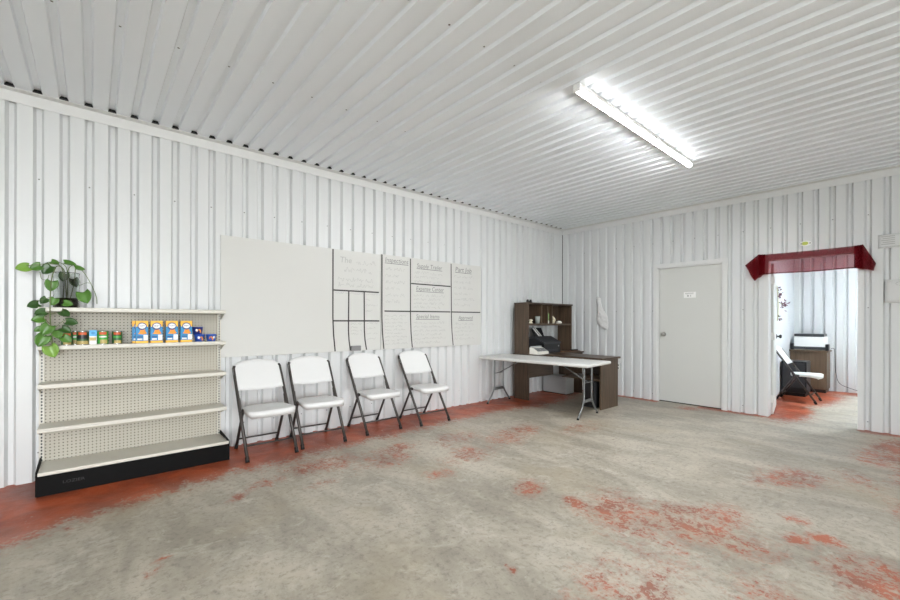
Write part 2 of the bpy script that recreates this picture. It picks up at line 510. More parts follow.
# where red paint is left on the concrete (0 bare .. 1 solid), stored on the floor mesh
def sstep(v, a, b):
    t = min(1, max(0, (v - a) / (b - a))); return t * t * (3 - 2 * t)
BAND = [(-12, 1.5), (-8, 1.2), (-7.29, 1.07), (-6.69, .9), (-6.37, .80), (-6.0, .72), (-5.6, .72), (-5.2, .66), (-4.6, .62),
        (-4.1, .63), (-3.4, .60), (-2.7, .58), (-2.2, .62), (-1.7, .78), (-1.0, .7), (0, .4)]
BLOBS = [(x_, y_, a_ * 1.35, b_ * 1.35, r_, s_ * .95) for x_, y_, a_, b_, r_, s_ in [(-4.20, -3.30, .42, .30, 40, .55), (-4.02, -3.62, .34, .34, 0, .58), (-4.06, -3.95, .22, .22, 0, .48),
         (-4.86, -3.76, .16, .13, 20, .60), (-3.72, -3.72, .22, .16, 0, .5), (-4.45, -3.62, .4, .25, 30, .42),
         (-3.76, -4.12, .10, .09, 0, .62), (-3.63, -4.22, .10, .09, 0, .62), (-3.45, -4.06, .10, .10, 0, .52),
         (-2.55, -3.90, .36, .24, -20, .55), (-2.2, -4.25, .35, .15, 20, .46), (-2.75, -3.75, .25, .12, 0, .48), (-4.0, -4.50, .36, .26, 30, .62),
         (-4.36, -2.62, .20, .13, 30, .58), (-4.30, -2.96, .10, .10, 0, .60), (-4.4, -3.08, .10, .14, 0, .46),
         (-4.70, -1.95, .16, .12, 0, .52), (-4.60, -1.12, .30, .14, 0, .56), (-5.30, -1.10, .40, .22, 0, .56), (-4.85, -1.35, .4, .25, 10, .50),
         (-4.1, -1.75, .4, .25, 0, .46), (-3.25, -1.55, .55, .25, 10, .52), (-2.5, -1.9, .5, .2, 0, .44), (-3.9, -1.25, .4, .25, 0, .46),
         (-1.24, -4.35, .42, .22, 0, .60), (-.75, -4.45, .5, .25, 0, .66), (-1.9, -4.6, .5, .22, 0, .55), (-2.75, -4.6, .4, .18, 10, .5),
         (-3.3, -4.75, .3, .2, 0, .55), (-.25, -2.35, .16, .20, 0, .66), (-6.60, -1.92, .05, .035, 30, .66), (-6.66, -2.03, .045, .03, 30, .72),
         (-6.1, -1.35, .10, .06, 30, .56), (-5.85, -1.2, .2, .1, 20, .54), (-5.25, -3.2, .035, .035, 0, .9),
         (-5.00, -3.62, .35, .2, 30, .46), (-5.35, -3.75, .4, .2, 30, .48), (-5.5, -1.5, .2, .08, 0, .45), (-4.6, -4.15, .3, .2, 20, .46),
         (.75, -3.25, 1.0, .34, 8, 1.0), (2.4, -3.25, 1.3, .50, 0, 1.0), (3.3, -4.0, .3, 1.0, 0, .9)]]
def paint(x, y):
    f = 0
    if x < .1:
        for (a, wa), (b, wb) in zip(BAND[:-1], BAND[1:]):
            if a <= x <= b: w_ = wa + (wb - wa) * (x - a) / (b - a); break
        else: w_ = .4
        f = .90 * sstep(y + w_, -.50, .26)
        inopen = sstep(y, -4.13, -4.05) * (1 - sstep(y, -3.25, -3.17)); indoor = sstep(y, -2.45, -2.3) * (1 - sstep(y, -1.9, -1.75))
        f = max(f, .9 * sstep(x, -.26, -.02) * (1 - max(inopen, indoor)))
    for (bx, by, rx, ry, rot, s_) in BLOBS:
        dx, dy = x - bx, y - by
        if abs(dx) > 1.6 or abs(dy) > 1.6: continue
        c_, n_ = math.cos(math.radians(rot)), math.sin(math.radians(rot))
        d_ = math.hypot((dx * c_ + dy * n_) / rx, (-dx * n_ + dy * c_) / ry)
        if d_ < 1.25: f = max(f, s_ * (1 - sstep(d_, .25, 1.25)))
    return f

# floor (runs into the office)
mb = MB(); mb.box((XW - .1, YW - .1, -.1), (OX1 + .12, .1, -.002))
FX0, FX1, FY0, FY1 = XW - .1, OX1 + .12, YW - .1, .1
nx, ny = 330, 205
mb.grid(lambda u, v: (FX0 + (FX1 - FX0) * u, FY0 + (FY1 - FY0) * v, 0), nx, ny, 0, False)
fl = struct(mb.build('floor', M['floor']))
at_ = fl.data.attributes.new('red_paint', 'FLOAT', 'POINT')
at_.data.foreach_set('value', [paint(v.co.x, v.co.y) if v.co.z > -.001 and v.co.x > -8.5 and v.co.y > -6 else 0 for v in fl.data.vertices])

# angle trim where walls meet the ceiling
def angle(name, mbs):
    return struct(mbs.build(name, M['trim']))
mb = MB(); mb.box((XW, -.07, H - .006), (0, -.001, H - .0005)); mb.box((XW, -.006, H - .09), (0, -.0005, H - .004))
angle('trim_1', mb)
mb = MB(); mb.box((-.07, YW, H - .006), (-.001, 0, H - .0005)); mb.box((-.006, YW, H - .09), (-.0005, 0, H - .004))
angle('trim_2', mb)
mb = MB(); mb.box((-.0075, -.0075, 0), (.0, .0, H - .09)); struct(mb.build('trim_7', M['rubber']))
mb = MB()
# splice plate on the right-hand trim with one dark screw
mb = MB(); mb.box((-.010, -1.05, H - .14), (-.0062, -1.03, H - .02)); angle('trim_3', mb)

# closed door with frame
mb = MB()
for (a, b) in ((DY1, DY1 + .055), (DY0 - .055, DY0)):
    mb.box((-.012, a, 0), (.004, b, DZ + .055))
mb.box((-.012, DY0, DZ), (.004, DY1, DZ + .055))
mb.box((.004, DY1 - .02, 0), (.12, DY1, DZ)); mb.box((.004, DY0, 0), (.12, DY0 + .02, DZ)); mb.box((.004, DY0, DZ - .018), (.12, DY1, DZ))
mb.box((.075, DY1 - .032, 0), (.12, DY1 - .02, DZ - .018)); mb.box((.075, DY0 + .02, 0), (.12, DY0 + .032, DZ - .018)); mb.box((.075, DY0 + .02, DZ - .03), (.12, DY1 - .02, DZ - .018))
struct(mb.build('trim_4', M['trim']))
d1 = thing('door_1', 'closed flat white door with small sign and round knob', 'door', (.055, -2.24, .014)); struct(d1)
mb = MB(); mb.box((.03, DY0 + .023, .014), (.074, DY1 - .023, DZ - .021), bev=.002); mb.build('leaf', M['door'], d1)
mb = MB()
def xlathe(mb, prof, c, n=16, mi=0, sgn=-1):
    vs = []; fs = []
    for r, h in prof:
        for k in range(n):
            a = 2 * PI * k / n
            vs.append((c[0] + sgn * h, c[1] + r * math.cos(a), c[2] + r * math.sin(a)))
    for i in range(len(prof) - 1):
        for k in range(n):
            a = i * n + k; b = i * n + (k + 1) % n
            fs.append((a, b, b + n, a + n))
    mb.add(vs, fs, mi, True)
knob_prof = [(.0, 0), (.034, 0), (.034, .006), (.014, .010), (.012, .030), (.024, .036), (.030, .048), (.027, .060), (.014, .066), (.0, .067)]
xlathe(mb, knob_prof, (.03, -1.872, 1.075)); mb.build('door_knob', M['chrome'], d1)
mb = MB(); mb.box((.026, -2.335, 1.645), (.030, -2.165, 1.735), bev=.001)
mb.box((.0252, -2.305, 1.712), (.0262, -2.185, 1.720), 1)
mb.box((.0252, -2.300, 1.700), (.0262, -2.245, 1.7045), 1); mb.box((.0252, -2.235, 1.700), (.0262, -2.19, 1.7045), 1)
mb.disc((.0258, -2.225, 1.675), .014, 'x', 12, 1); mb.box((.0252, -2.268, 1.663), (.0262, -2.258, 1.688), 1)
mb.build('sign_plate', [M['paper'], M['papergrey']], d1)
mb = MB(); mb.box((.034, DY0 + .024, .001), (.07, DY1 - .024, .0135)); mb.build('bottom_seal', M['rubber'], d1)

# doorway casing of the opening
mb = MB()
mb.box((-.008, PY0 - .05, 0), (.004, PY0 + .001, PZ + .05)); mb.box((-.008, PY1 - .001, 0), (.004, PY1 + .05, PZ + .05)); mb.box((-.008, PY0, PZ), (.004, PY1, PZ + .05))
mb.box((.004, PY0 - .012, 0), (.13, PY0 + .001, PZ)); mb.box((.004, PY1 - .001, 0), (.13, PY1 + .012, PZ)); mb.box((.004, PY0, PZ - .001), (.13, PY1, PZ + .012))
struct(mb.build('trim_5', M['trim']))

# open leaf swung into the office
d2 = thing('door_2', 'white door leaf standing open inside the doorway under the red scarf', 'door', (.14, -3.235, .012)); struct(d2)
ang = math.atan2(.125, .86)
mt = Matrix.Translation((.14, -3.235, 0)) @ Matrix.Rotation(ang, 4, 'Z')
def tbox(mb, a, b, mi=0, bev=.002, mtx=mt):
    c = [(p + q) / 2 for p, q in zip(a, b)]; d = [abs(q - p) for p, q in zip(a, b)]
    t = MB(); t.rbox((0, 0, 0), d, bev); vs = [mtx @ (Vector(v) + Vector(c)) for v in t.v]
    mb.add(vs, t.f, mi)
mb = MB(); tbox(mb, (.012, -.022, .012), (.86, .022, 2.08)); mb.build('leaf', M['door'], d2)
for z in (.22, 1.08, 1.85):
    mb = MB(); tbox(mb, (.004, -.0225, z - .05), (.0118, .021, z + .05), bev=.001); mb.tube([mt @ Vector((.004, -.028, z - .05)), mt @ Vector((.004, -.028, z + .05))], .007, 8)
    mb.build('hinge', M['hinge'], d2)
mb = MB()
for sg in (-1, 1):
    c = mt @ Vector((.79, sg * .022, 1.06))
    t = MB(); prof = knob_prof
    vs = []; n = 14
    for r, h in prof:
        for k in range(n):
            a = 2 * PI * k / n; vs.append(mt.to_3x3() @ Vector((r * math.cos(a), sg * h, r * math.sin(a))) + c)
    fs = [(i * n + k, i * n + (k + 1) % n, (i + 1) * n + (k + 1) % n, (i + 1) * n + k) for i in range(len(prof) - 1) for k in range(n)]
    mb.add(vs, fs, 0, True)
mb.build('door_knob', M['darkg'], d2)

# office shell
mb = MB(); mb.box((.12, OY1, 0), (OX1 + .12, OY1 + .1, 2.75)); struct(mb.build('wall_office_side', M['drywall']))
mb = MB(); ribbed(mb, profile(OY0, OY1, [-3.06 - .155 * k for k in range(21)]), 0, 2.75, lambda u, d, z: (OX1 + d, u, z))
mb.box((OX1 + .05, OY0, 0), (OX1 + .12, OY1, 2.75)); struct(mb.build('wall_office_back', M['panel']))
mb = MB(); mb.box((.12, OY0 - .1, 0), (OX1 + .12, OY0, 2.75)); struct(mb.build('wall_office_far', M['drywall']))
mb = MB(); mb.box((.12, OY0 - .1, 2.75), (OX1 + .12, OY1 + .1, 2.85)); struct(mb.build('ceiling_office', M['drywall']))

# ------------------------------------------------------------------ lamps
def strip(x0, x1, y, label, idx):
    t = thing('strip_light', label, 'ceiling light', ((x0 + x1) / 2, y, H), group=None)
    mb = MB(); mb.box((x0, y - .026, H - .034), (x1, y + .026, H - .0005), bev=.004); mb.box((x0, y + .0255, H - .050), (x1, y + .029, H - .001)); mb.build('housing', M['fixture'], t)
    mb = MB(); n = 12; xa, xb = x0 + .012, x1 - .012
    for (a0, a1, mi) in ((.02, .43, 1), (.43, .74, 0), (.74, .94, 2)):
        vs = []
        for x in (xa, xb):
            for k in range(n + 1):
                a = PI * (a0 + (a1 - a0) * k / n); vs.append((x, y - .024 * math.cos(a), H - .036 - .026 * math.sin(a)))
        mb.add(vs, [(k, k + 1, k + n + 2, k + n + 1) for k in range(n)], mi, True)
    vs = [(x, y - .024 * math.cos(a), H - .036 - .026 * math.sin(a)) for x in (xa, xb) for a in [PI * (.02 + .92 * k / n) for k in range(n + 1)]]
    mb.add(vs, [list(range(n + 1)), list(range(n + 1, 2 * n + 2)), (0, n, 2 * n + 1, n + 1)], 1)
    mb.build('diffuser', [M['tube'], M['tubeside'], M['fixture']], t)
    for xa, xb in ((x0 - .004, x0 + .012), (x1 - .012, x1 + .004)):
        mb = MB(); mb.box((xa, y - .028, H - .063), (xb, y + .028, H - .033), bev=.003); mb.build('end_cap', M['fixture'], t)
    return t
strip(-4.19, -1.93, -2.912, 'long lit strip light on the ribbed ceiling', 0)
strip(-9.2, -6.95, -7.0, 'unseen strip light added on the ceiling to brighten the room', 3)  # second strip, out of view, added for overall brightness
t = thing('added_office_light', 'square lit panel added on the office ceiling in place of window daylight', 'ceiling light', (1.9, -4.8, 2.75))  # unseen cool panel added to light the office instead of a window
mb = MB(); mb.box((1.6, -5.1, 2.72), (2.2, -4.5, 2.7495), bev=.004); mb.build('housing', M['fixture'], t)
mb = MB(); mb.box((1.63, -5.07, 2.714), (2.17, -4.53, 2.7195)); mb.build('diffuser', M['offlight'], t)

# ------------------------------------------------------------------ store shelving
GX0, GX1 = -7.205, -5.935
g = thing('gondola_shelf', 'cream metal store shelving with pegboard back and black base', 'shelf', (-6.57, -.2, 0))
mb = MB(); mb.box((GX0 + .03, -.052, .14), (GX1 - .03, -.040, 1.345)); mb.build('pegboard', M['peg'], g)
slot = MB()
for x0 in (GX0, GX1 - .032):
    mb = MB(); mb.box((x0, -.062, .0), (x0 + .032, -.026, 1.352), bev=.002)
    for k in range(46):
        z = .17 + k * .0254
        mb.box((x0 + .011, -.0626, z), (x0 + .021, -.0615, z + .015), 1)
    mb.build('upright', [M['shelf'], M['dark']], g)
def shelf(zt, depth, x0=GX0 + .008, x1=GX1 - .002):
    mb = MB()
    mb.box((x0, -depth + .004, zt - .008), (x1, -.063, zt))                      # deck
    mb.prism([(x0, -depth, zt + .004), (x0, -depth - .006, zt), (x0, -depth - .006, zt - .026), (x0, -depth, zt - .030), (x0, -depth + .01, zt - .030), (x0, -depth + .01, zt - .002), (x0, -depth + .006, zt + .004)], (x1 - x0, 0, 0))
    s = mb.build('shelf', M['shelf'], g)
    for xe in (x0 + .0005, x1 - .0035):
        b = MB(); b.prism([(xe, -.063, zt - .009), (xe, -.063, zt - .085), (xe, -.09, zt - .085), (xe, -depth + .04, zt - .032), (xe, -depth + .012, zt - .009)], (.003, 0, 0))
        b.build('bracket', M['shelf'], s).location = (0, 0, 0)
    return s
for z, dp in ((1.372, .262), (1.080, .265), (.790, .275), (.465, .30)):
    s = shelf(z, dp)
for c in list(g.children):
    for k in c.children: k.location = Vector((0, 0, 0)) 
# the nested brackets were built in world space: shift by the thing's origin once
for c in g.children:
    for k in c.children:
        for v in k.data.vertices: v.co -= Vector(g['_o'])
mb = MB(); x0, x1 = GX0 + .018, GX1 - .006
mb.prism([(x0, -.40, .152), (x0, -.41, .178), (x0, -.418, .178), (x0, -.418, .150), (x0, -.06, .155), (x0, -.06, .163)], (x1 - x0, 0, 0))
mb.v = []; mb.f = []; mb.mi = []; mb.sm = []
mb.box((x0, -.395, .150), (x1, -.063, .166)); mb.box((x0, -.416, .146), (x1, -.394, .172), bev=.004)
mb.build('base_deck', M['shelf'], g)
mb = MB(); mb.box((GX0 + .014, -.420, .0), (GX1 - .002, -.404, .146), bev=.002)
for xe in (GX0 + .012, GX1 - .004): mb.box((xe - .006, -.404, .0), (xe + .004, -.03, .146))
for xe in (GX0 + .012, GX1 - .004): mb.prism([(xe - .006, -.42, .146), (xe - .006, -.40, .176), (xe - .006, -.063, .200), (xe - .006, -.063, .146)], (.010, 0, 0))
put_text(mb, 'LOZIER', .030, lambda u, v: (-7.055 + u, -.4212, .070 + v), 1, fit=.125)
mb.build('kick_base', [M['black'], M['blacktext']], g)

# ---- groceries on the second shelf
ZS = 1.0805
def mac_box(x0, x1, label, yF0=-.250):
    w = x1 - x0; c = (x0 + x1) / 2; h = .193; yF = yF0; yB = yF0 + .045
    t = thing('macaroni_box', label, 'food box', (c, (yF + yB) / 2, ZS), group='macaroni boxes on the shelf')
    mb = MB()
    mb.box((x0, yF, ZS), (x1, yB, ZS + h), 0)
    e = .0006
    def rect(u0, u1, v0, v1, mi, o=1):
        mb.add([(x0 + u0 * w, yF - e * o, ZS + v0 * h), (x0 + u1 * w, yF - e * o, ZS + v0 * h), (x0 + u1 * w, yF - e * o, ZS + v1 * h), (x0 + u0 * w, yF - e * o, ZS + v1 * h)], [(0, 1, 2, 3)], mi)
    def ell(cu, cv, ru, rv, mi, o):
        mb.add([(x0 + (cu + ru * math.cos(a)) * w, yF - e * o, ZS + (cv + rv * math.sin(a)) * h) for a in [2 * PI * k / 20 for k in range(20)]], [list(range(20))], mi)
    # yellow top and bottom bands, running round the sides
    rect(0, 1, 0, .12, 1); rect(0, 1, .66, 1, 1)
    for xs, o in ((x0 - e, 0), (x1 + e, 0)):
        for v0, v1 in ((0, .12), (.82, 1)):
            mb.add([(xs, yF, ZS + v0 * h), (xs, yB, ZS + v0 * h), (xs, yB, ZS + v1 * h), (xs, yF, ZS + v1 * h)], [(0, 1, 2, 3)], 1)
    mb.add([(x0, yF, ZS + h + e), (x1, yF, ZS + h + e), (x1, yB, ZS + h + e), (x0, yB, ZS + h + e)], [(0, 1, 2, 3)], 1)
    rect(0, .28, .62, .74, 0, 1.5); rect(.78, 1, .62, .74, 0, 1.5)
    # heap of noodles
    pl = [(.16, .42), (.30, .50), (.36, .64), (.52, .68), (.70, .66), (.76, .54), (.90, .44), (.66, .40), (.40, .41)]
    mb.add([(x0 + u * w, yF - e * 2, ZS + v * h) for u, v in pl], [list(range(len(pl)))], 2)
    ell(.5, .76, .38, .165, 3, 3); ell(.5, .77, .30, .115, 4, 4)
    put_text(mb, 'KRAFT', .018, lambda u, v: (x0 + .26 * w + u, yF - e * 5, ZS + .745 * h + v), 3, fit=.48 * w)
    rect(.62, .98, .14, .38, 4, 2); rect(.12, .52, .16, .22, 4, 2); rect(.10, .55, .27, .31, 3, 2)
    mb.build('carton', [M['bluebox'], M['yellowbox'], M['orange'], M['navy'], M['whitep']], t)
mac_box(-6.614, -6.530, 'blue and yellow macaroni box at the left end of the row of four')
mac_box(-6.636, -6.552, 'blue and yellow macaroni box standing behind the leftmost box of the row', -.200)
mac_box(-6.514, -6.428, 'blue and yellow macaroni box second from the left in the row of four')
mac_box(-6.404, -6.316, 'blue and yellow macaroni box third from the left in the row of four')
mac_box(-6.296, -6.208, 'blue and yellow macaroni box beside the small blue tubs')

def cup(cx, z, label, m, emb):
    t = thing('macaroni_cup', label, 'food tub', (cx, -.203, z), group='small blue tubs')
    mb = MB(); mb.lathe([(0, 0), (.034, 0), (.043, .062), (.046, .063), (.046, .068), (0, .068)], (cx, -.203, z), 24)
    b = mb.build('tub', [m], t)
    mb = MB()
    pts = [(.0, .018), (.018, .012), (.022, .03), (.008, .05), (-.010, .044), (-.016, .026)]
    def onc(u, v):
        r = .0355 + (v / .062) * .009
        a = -PI / 2 + u / .04
        return (cx + r * math.cos(a), -.203 + r * math.sin(a), z + v)
    mb.add([onc(u + emb, v) for u, v in pts], [list(range(len(pts)))], 0)
    mb.add([onc(emb - .018 + .009 * math.cos(a) + .045 * (emb < 0), .040 + .012 * math.sin(a)) for a in [k * PI / 6 for k in range(12)]], [list(range(12))], 1)
    mb.build('label_print', [M['orange'], M['whitep']], t)
cup(-6.143, ZS, 'small blue tub at the shelf, under another tub beside the macaroni boxes', M['cupblue'], .006)
cup(-6.048, ZS, 'small blue tub at the right end of the food shelf, white lid spot', M['cupblue'], -.010)
cup(-6.158, ZS + .0685, 'dark blue tub stacked on top of another tub', M['cupdark'], .004)

def can(cx, cy, r, h, label, m, kind):
    t = thing('food_can', label, 'food can', (cx, cy, ZS))
    mb = MB(); mb.lathe([(0, 0), (r, 0), (r + .001, .003), (r, .006), (r, h - .006), (r + .001, h - .003), (r, h), (r - .004, h), (r - .004, h - .004), (0, h - .004)], (cx, cy, ZS), 28)
    mb.build('tin', M['tin'], t)
    mb = MB(); mb.lathe([(r + .0006, .008), (r + .0006, h - .008)], (cx, cy, ZS), 28)
    def wrap(u, v, o=.0012): a = -PI / 2 + u / r; return (cx + (r + o) * math.cos(a), cy + (r + o) * math.sin(a), ZS + v)
    def patch(u0, u1, v0, v1, mi, o=.0012):
        n = 8
        vs = [wrap(u0 + (u1 - u0) * k / n, v, o) for v in (v0, v1) for k in range(n + 1)]
        mb.add(vs, [(k, k + 1, k + n + 2, k + n + 1) for k in range(n)], mi)
    patch(-r * .75, r * .7, h * .72, h * .9, 1); 
    if kind == 'beans': patch(-r * 1.2, r * 1.2, h * .06, h * .30, 2); patch(-r, r, h * .45, h * .7, 3)
    elif kind == 'green': patch(-r * .5, r * .9, h * .08, h * .36, 2); patch(-r * .7, r * .7, h * .52, h * .62, 4)
    else: patch(-r * .6, r * .8, h * .08, h * .3, 2); patch(-r * .8, r * .8, h * .5, h * .62, 5)
    mb.build('paper_label', [m, M['canred'], M['beans'], M['dark'], M['whitep'], M['cangreen']], t)
can(-7.040, -.212, .034, .105, 'dark green can partly hidden by the hanging pothos leaves', M['candark'], 'other')
can(-6.948, -.212, .036, .112, 'can with orange emblem and bean picture beside the blue and white carton', M['candark'], 'beans')
can(-6.826, -.210, .035, .112, 'bright green can right of the blue and white carton', M['cangreen'], 'green')
can(-6.735, -.210, .033, .108, 'dark green can standing alone nearest the macaroni boxes', M['candark'], 'other')
can(-6.993, -.135, .036, .112, 'green can at the back behind the can with the bean picture', M['cangreen'], 'green')
t = thing('drink_carton', 'small light blue and white carton standing between two cans', 'carton', (-6.886, -.227, ZS))
mb = MB(); mb.box((-6.908, -.249, ZS), (-6.864, -.205, ZS + .118), bev=.002)
mb.add([(-6.909, -.2496, ZS + .07), (-6.863, -.2496, ZS + .07), (-6.863, -.2496, ZS + .118), (-6.909, -.2496, ZS + .118)], [(0, 1, 2, 3)], 1)
mb.add([(-6.907, -.2496, ZS + .035), (-6.868, -.2496, ZS + .035), (-6.868, -.2496, ZS + .06), (-6.907, -.2496, ZS + .06)], [(0, 1, 2, 3)], 2)
mb.disc((-6.886, -.2500, ZS + .095), .012, 'y', 14, 3)
mb.build('carton_body', [M['whitep'], M['ltblue'], M['beans'], M['bluebox']], t)

# ---- pothos in a glass jar on top
ZT = 1.3725
JX, JY = -7.045, -.165
t = thing('pothos_plant', 'trailing green pothos in a clear glass jar on top of the shelving', 'plant', (JX, JY, ZT))
mb = MB(); r = .078
mb.lathe([(0, .002), (r - .006, .002), (r, .008), (r, .270), (r + .003, .276), (r - .002, .278), (r - .0045, .272), (r - .0045, .012), (r - .010, .008), (0, .008)], (JX, JY, ZT), 36)
mb.build('glass_jar', M['glass'], t)
mb = MB(); mb.lathe([(0, .010), (r - .008, .010), (r - .006, .016), (r - .006, .070), (r - .02, .078), (0, .074)], (JX, JY, ZT), 28); mb.build('soil', M['soil'], t)
leaves = MB(); vines = MB()
def leaf(p, size, roll, pitch, yaw, mi):
    """heart leaf: tip points down (-v); roll turns it in the picture plane"""
    nu, nv = 8, 8
    R = Matrix.Rotation(math.radians(yaw), 4, 'Z') @ Matrix.Rotation(math.radians(pitch), 4, 'X') @ Matrix.Rotation(math.radians(roll), 4, 'Y')
    def fn(u, v):
        s = v                                    # 0 base .. 1 tip
        w = .52 * (math.sin(PI * min(1, s * .78 + .22)) ** .75) * (1 - .10 * s)
        x = (u - .5) * 2 * w
        lobe = .16 * (abs(u - .5) * 2) ** 1.3 * (1 - s) ** 2
        z = .32 + lobe - s * 1.0
        y = -.14 * (abs(u - .5) * 2) ** 1.4 + .12 * s * s
        return Vector(p) + R @ (Vector((x, y, z)) * size)
    leaves.slab(fn, nu, nv, R @ Vector((0, .0012, 0)), mi, True)
LV = [(-7.27, -.24, 1.665, .115, 75, -20, 10, 2), (-7.205, -.22, 1.678, .105, 62, -15, 0, 1), (-7.145, -.20, 1.672, .125, 35, -10, -10, 0),
      (-7.12, -.12, 1.730, .085, -60, -40, 0, 1), (-7.035, -.15, 1.728, .110, -80, -50, 10, 1), (-6.975, -.18, 1.690, .095, -85, -45, 20, 1),
      (-7.125, -.26, 1.548, .125, 8, -6, 5, 1), (-6.938, -.24, 1.470, .150, -20, -12, -15, 1), (-7.162, -.25, 1.428, .085, 40, -20, 0, 0),
      (-7.215, -.24, 1.392, .105, 70, -25, 10, 0), (-7.04, -.27, 1.405, .090, -75, -30, 0, 1), (-7.11, -.27, 1.425, .09, 20, -10, 0, 1),
      (-7.175, -.29, 1.335, .10, 70, -20, 10, 0), (-7.055, -.29, 1.330, .10, -50, -35, 0, 0), (-7.185, -.29, 1.285, .11, 80, -25, 0, 1),
      (-7.145, -.30, 1.215, .13, 30, -10, 0, 1), (-7.02, -.29, 1.262, .11, -80, -30, 0, 0), (-7.05, -.28, 1.205, .10, -60, -25, 0, 0), (-7.17, -.30, 1.135, .14, 25, -8, 8, 1),
      (-7.125, -.30, 1.055, .145, -20, -8, 0, 2), (-7.045, -.29, 1.135, .10, -50, -20, 0, 1), (-7.06, -.16, 1.625, .105, 10, -5, 0, 0),
      (-7.00, -.15, 1.585, .11, -15, -10, 20, 0), (-7.09, -.28, 1.18, .11, -10, -20, 0, 1), (-7.19, -.27, 1.21, .07, 60, -20, 0, 1)]
for (x, y, z, s, ro, pi_, ya, mi) in LV: leaf((x, y, z), s * .64, ro, pi_, ya, mi)
def curve(pts, n=8):
    P = [Vector(p) for p in pts]; P = [P[0] * 2 - P[1]] + P + [P[-1] * 2 - P[-2]]
    out = []
    for i in range(1, len(P) - 2):
        for k in range(n):
            a = k / n; p0, p1, p2, p3 = P[i - 1:i + 3]
            out.append(.5 * ((2 * p1) + (p2 - p0) * a + (2 * p0 - 5 * p1 + 4 * p2 - p3) * a * a + (3 * p1 - p0 - 3 * p2 + p3) * a ** 3))
    out.append(P[-2]); return out
for pts, rr in (([(JX, JY, ZT + .06), (-7.05, -.165, 1.55), (-7.06, -.17, 1.67), (-7.10, -.22, 1.69), (-7.125, -.26, 1.58), (-7.13, -.275, 1.43), (-7.13, -.29, 1.30), (-7.12, -.295, 1.15), (-7.12, -.30, 1.08)], .0035),
                ([(JX + .02, JY, ZT + .06), (-7.0, -.16, 1.58), (-6.99, -.17, 1.69), (-6.95, -.18, 1.67), (-6.90, -.2, 1.57), (-6.868, -.22, 1.47), (-6.862, -.22, 1.41)], .0028),
                ([(-6.975, -.18, 1.55), (-6.93, -.2, 1.575), (-6.905, -.21, 1.575)], .002),
                ([(JX - .02, JY, ZT + .06), (-7.06, -.16, 1.60), (-7.08, -.17, 1.70), (-7.14, -.2, 1.71), (-7.22, -.23, 1.69), (-7.26, -.24, 1.68)], .003),
                ([(-7.19, -.22, 1.64), (-7.18, -.23, 1.59), (-7.15, -.24, 1.585), (-7.14, -.24, 1.62)], .002),
                ([(JX, JY + .02, ZT + .06), (-7.04, -.16, 1.6), (-7.05, -.15, 1.70), (-7.11, -.13, 1.745)], .0025),
                ([(JX + .01, JY - .02, ZT + .06), (-7.04, -.17, 1.6), (-7.03, -.17, 1.69), (-7.0, -.17, 1.72)], .0025),
                ([(-7.13, -.27, 1.45), (-7.18, -.26, 1.43), (-7.21, -.24, 1.42)], .002), ([(-7.13, -.29, 1.32), (-7.08, -.29, 1.34), (-7.05, -.29, 1.36)], .002),
                ([(-7.12, -.295, 1.2), (-7.07, -.29, 1.26), (-7.03, -.29, 1.29)], .002), ([(-7.13, -.29, 1.25), (-7.17, -.29, 1.30)], .002)):
    vines.tube(curve(pts) if len(pts) > 2 else pts, rr, 6)
leaves.build('foliage', [M['leafd'], M['leaf'], M['leafl']], t)
vines.build('vine', M['vine'], t)

# ------------------------------------------------------------------ whiteboards
WT, WB_ = 2.131, .907
def scribble(mb, x0, x1, z, h, seed, mi=0, y=-.0168, wd=.0035):
    """a handwritten line: joined strokes like words"""
    rnd = random.Random(seed); x = x0
    while x < x1:
        wl = rnd.uniform(.05, .14); xe = min(x + wl, x1); px, pz = x, z + rnd.uniform(0, h * .4)
        while px < xe:
            nx = px + rnd.uniform(.006, .013); nz = z + rnd.choice([0, .1, .5, .6, 1.0]) * h * rnd.uniform(.7, 1)
            d = Vector((nx - px, 0, nz - pz)).normalized(); nn = Vector((-d.z, 0, d.x)) * wd / 2
            a, b = Vector((px, y, pz)), Vector((nx, y, nz))
            mb.add([a - nn, b - nn, b + nn, a + nn], [(0, 1, 2, 3)], mi); px, pz = nx, nz
        x = xe + rnd.uniform(.02, .035)
def whiteboard(x0, x1, label, lines, zt=WT):
    t = thing('whiteboard', label, 'whiteboard', ((x0 + x1) / 2, -.008, WB_))
    mb = MB(); mb.box((x0, -.016, WB_), (x1, -.0015, zt), bev=.0015); pn = mb
    for (xa, za, xb, zb) in lines:
        mb = MB(); w = .0085; a = Vector((xa, 0, za)); b = Vector((xb, 0, zb)); n = 6
        d = (b - a).normalized(); nn = Vector((-d.z, 0, d.x)) * w
        vert = abs(zb - za) > abs(xb - xa)
        def fn(u, v):
            p = a.lerp(b, u) + nn * (v - .5) * 2
            if vert and zb < za: p = p + Vector((.030 * max(0, u - .62) ** 2 * 7, 0, 0))
            return Vector((p.x, -.0172, p.z))
        mb.slab(fn, n, 1, (0, .0008, 0), 0, False); mb.build('tape_line', M['tape'], t)
    return t, pn
w1, pn1 = whiteboard(-5.930, -4.092, 'blank white panel board with a small taped grid at its right', [
    (-4.745, 2.128, -4.745, .915), (-4.735, 1.642, -4.118, 1.642), (-4.735, 1.277, -4.110, 1.277), (-4.540, 1.636, -4.545, .915), (-4.330, 1.636, -4.325, .915)])
w2, pn2 = whiteboard(-4.084, -2.262, 'white board covered in handwriting, divided by black tape into boxes', [
    (-4.074, 2.135, -4.072, .915), (-3.625, 2.125, -3.620, .915), (-2.890, 2.125, -2.875, .915), (-3.612, 1.788, -2.90, 1.788),
    (-4.035, 1.405, -3.630, 1.407), (-3.612, 1.408, -2.90, 1.412), (-2.875, 1.412, -2.275, 1.414)], 2.14)
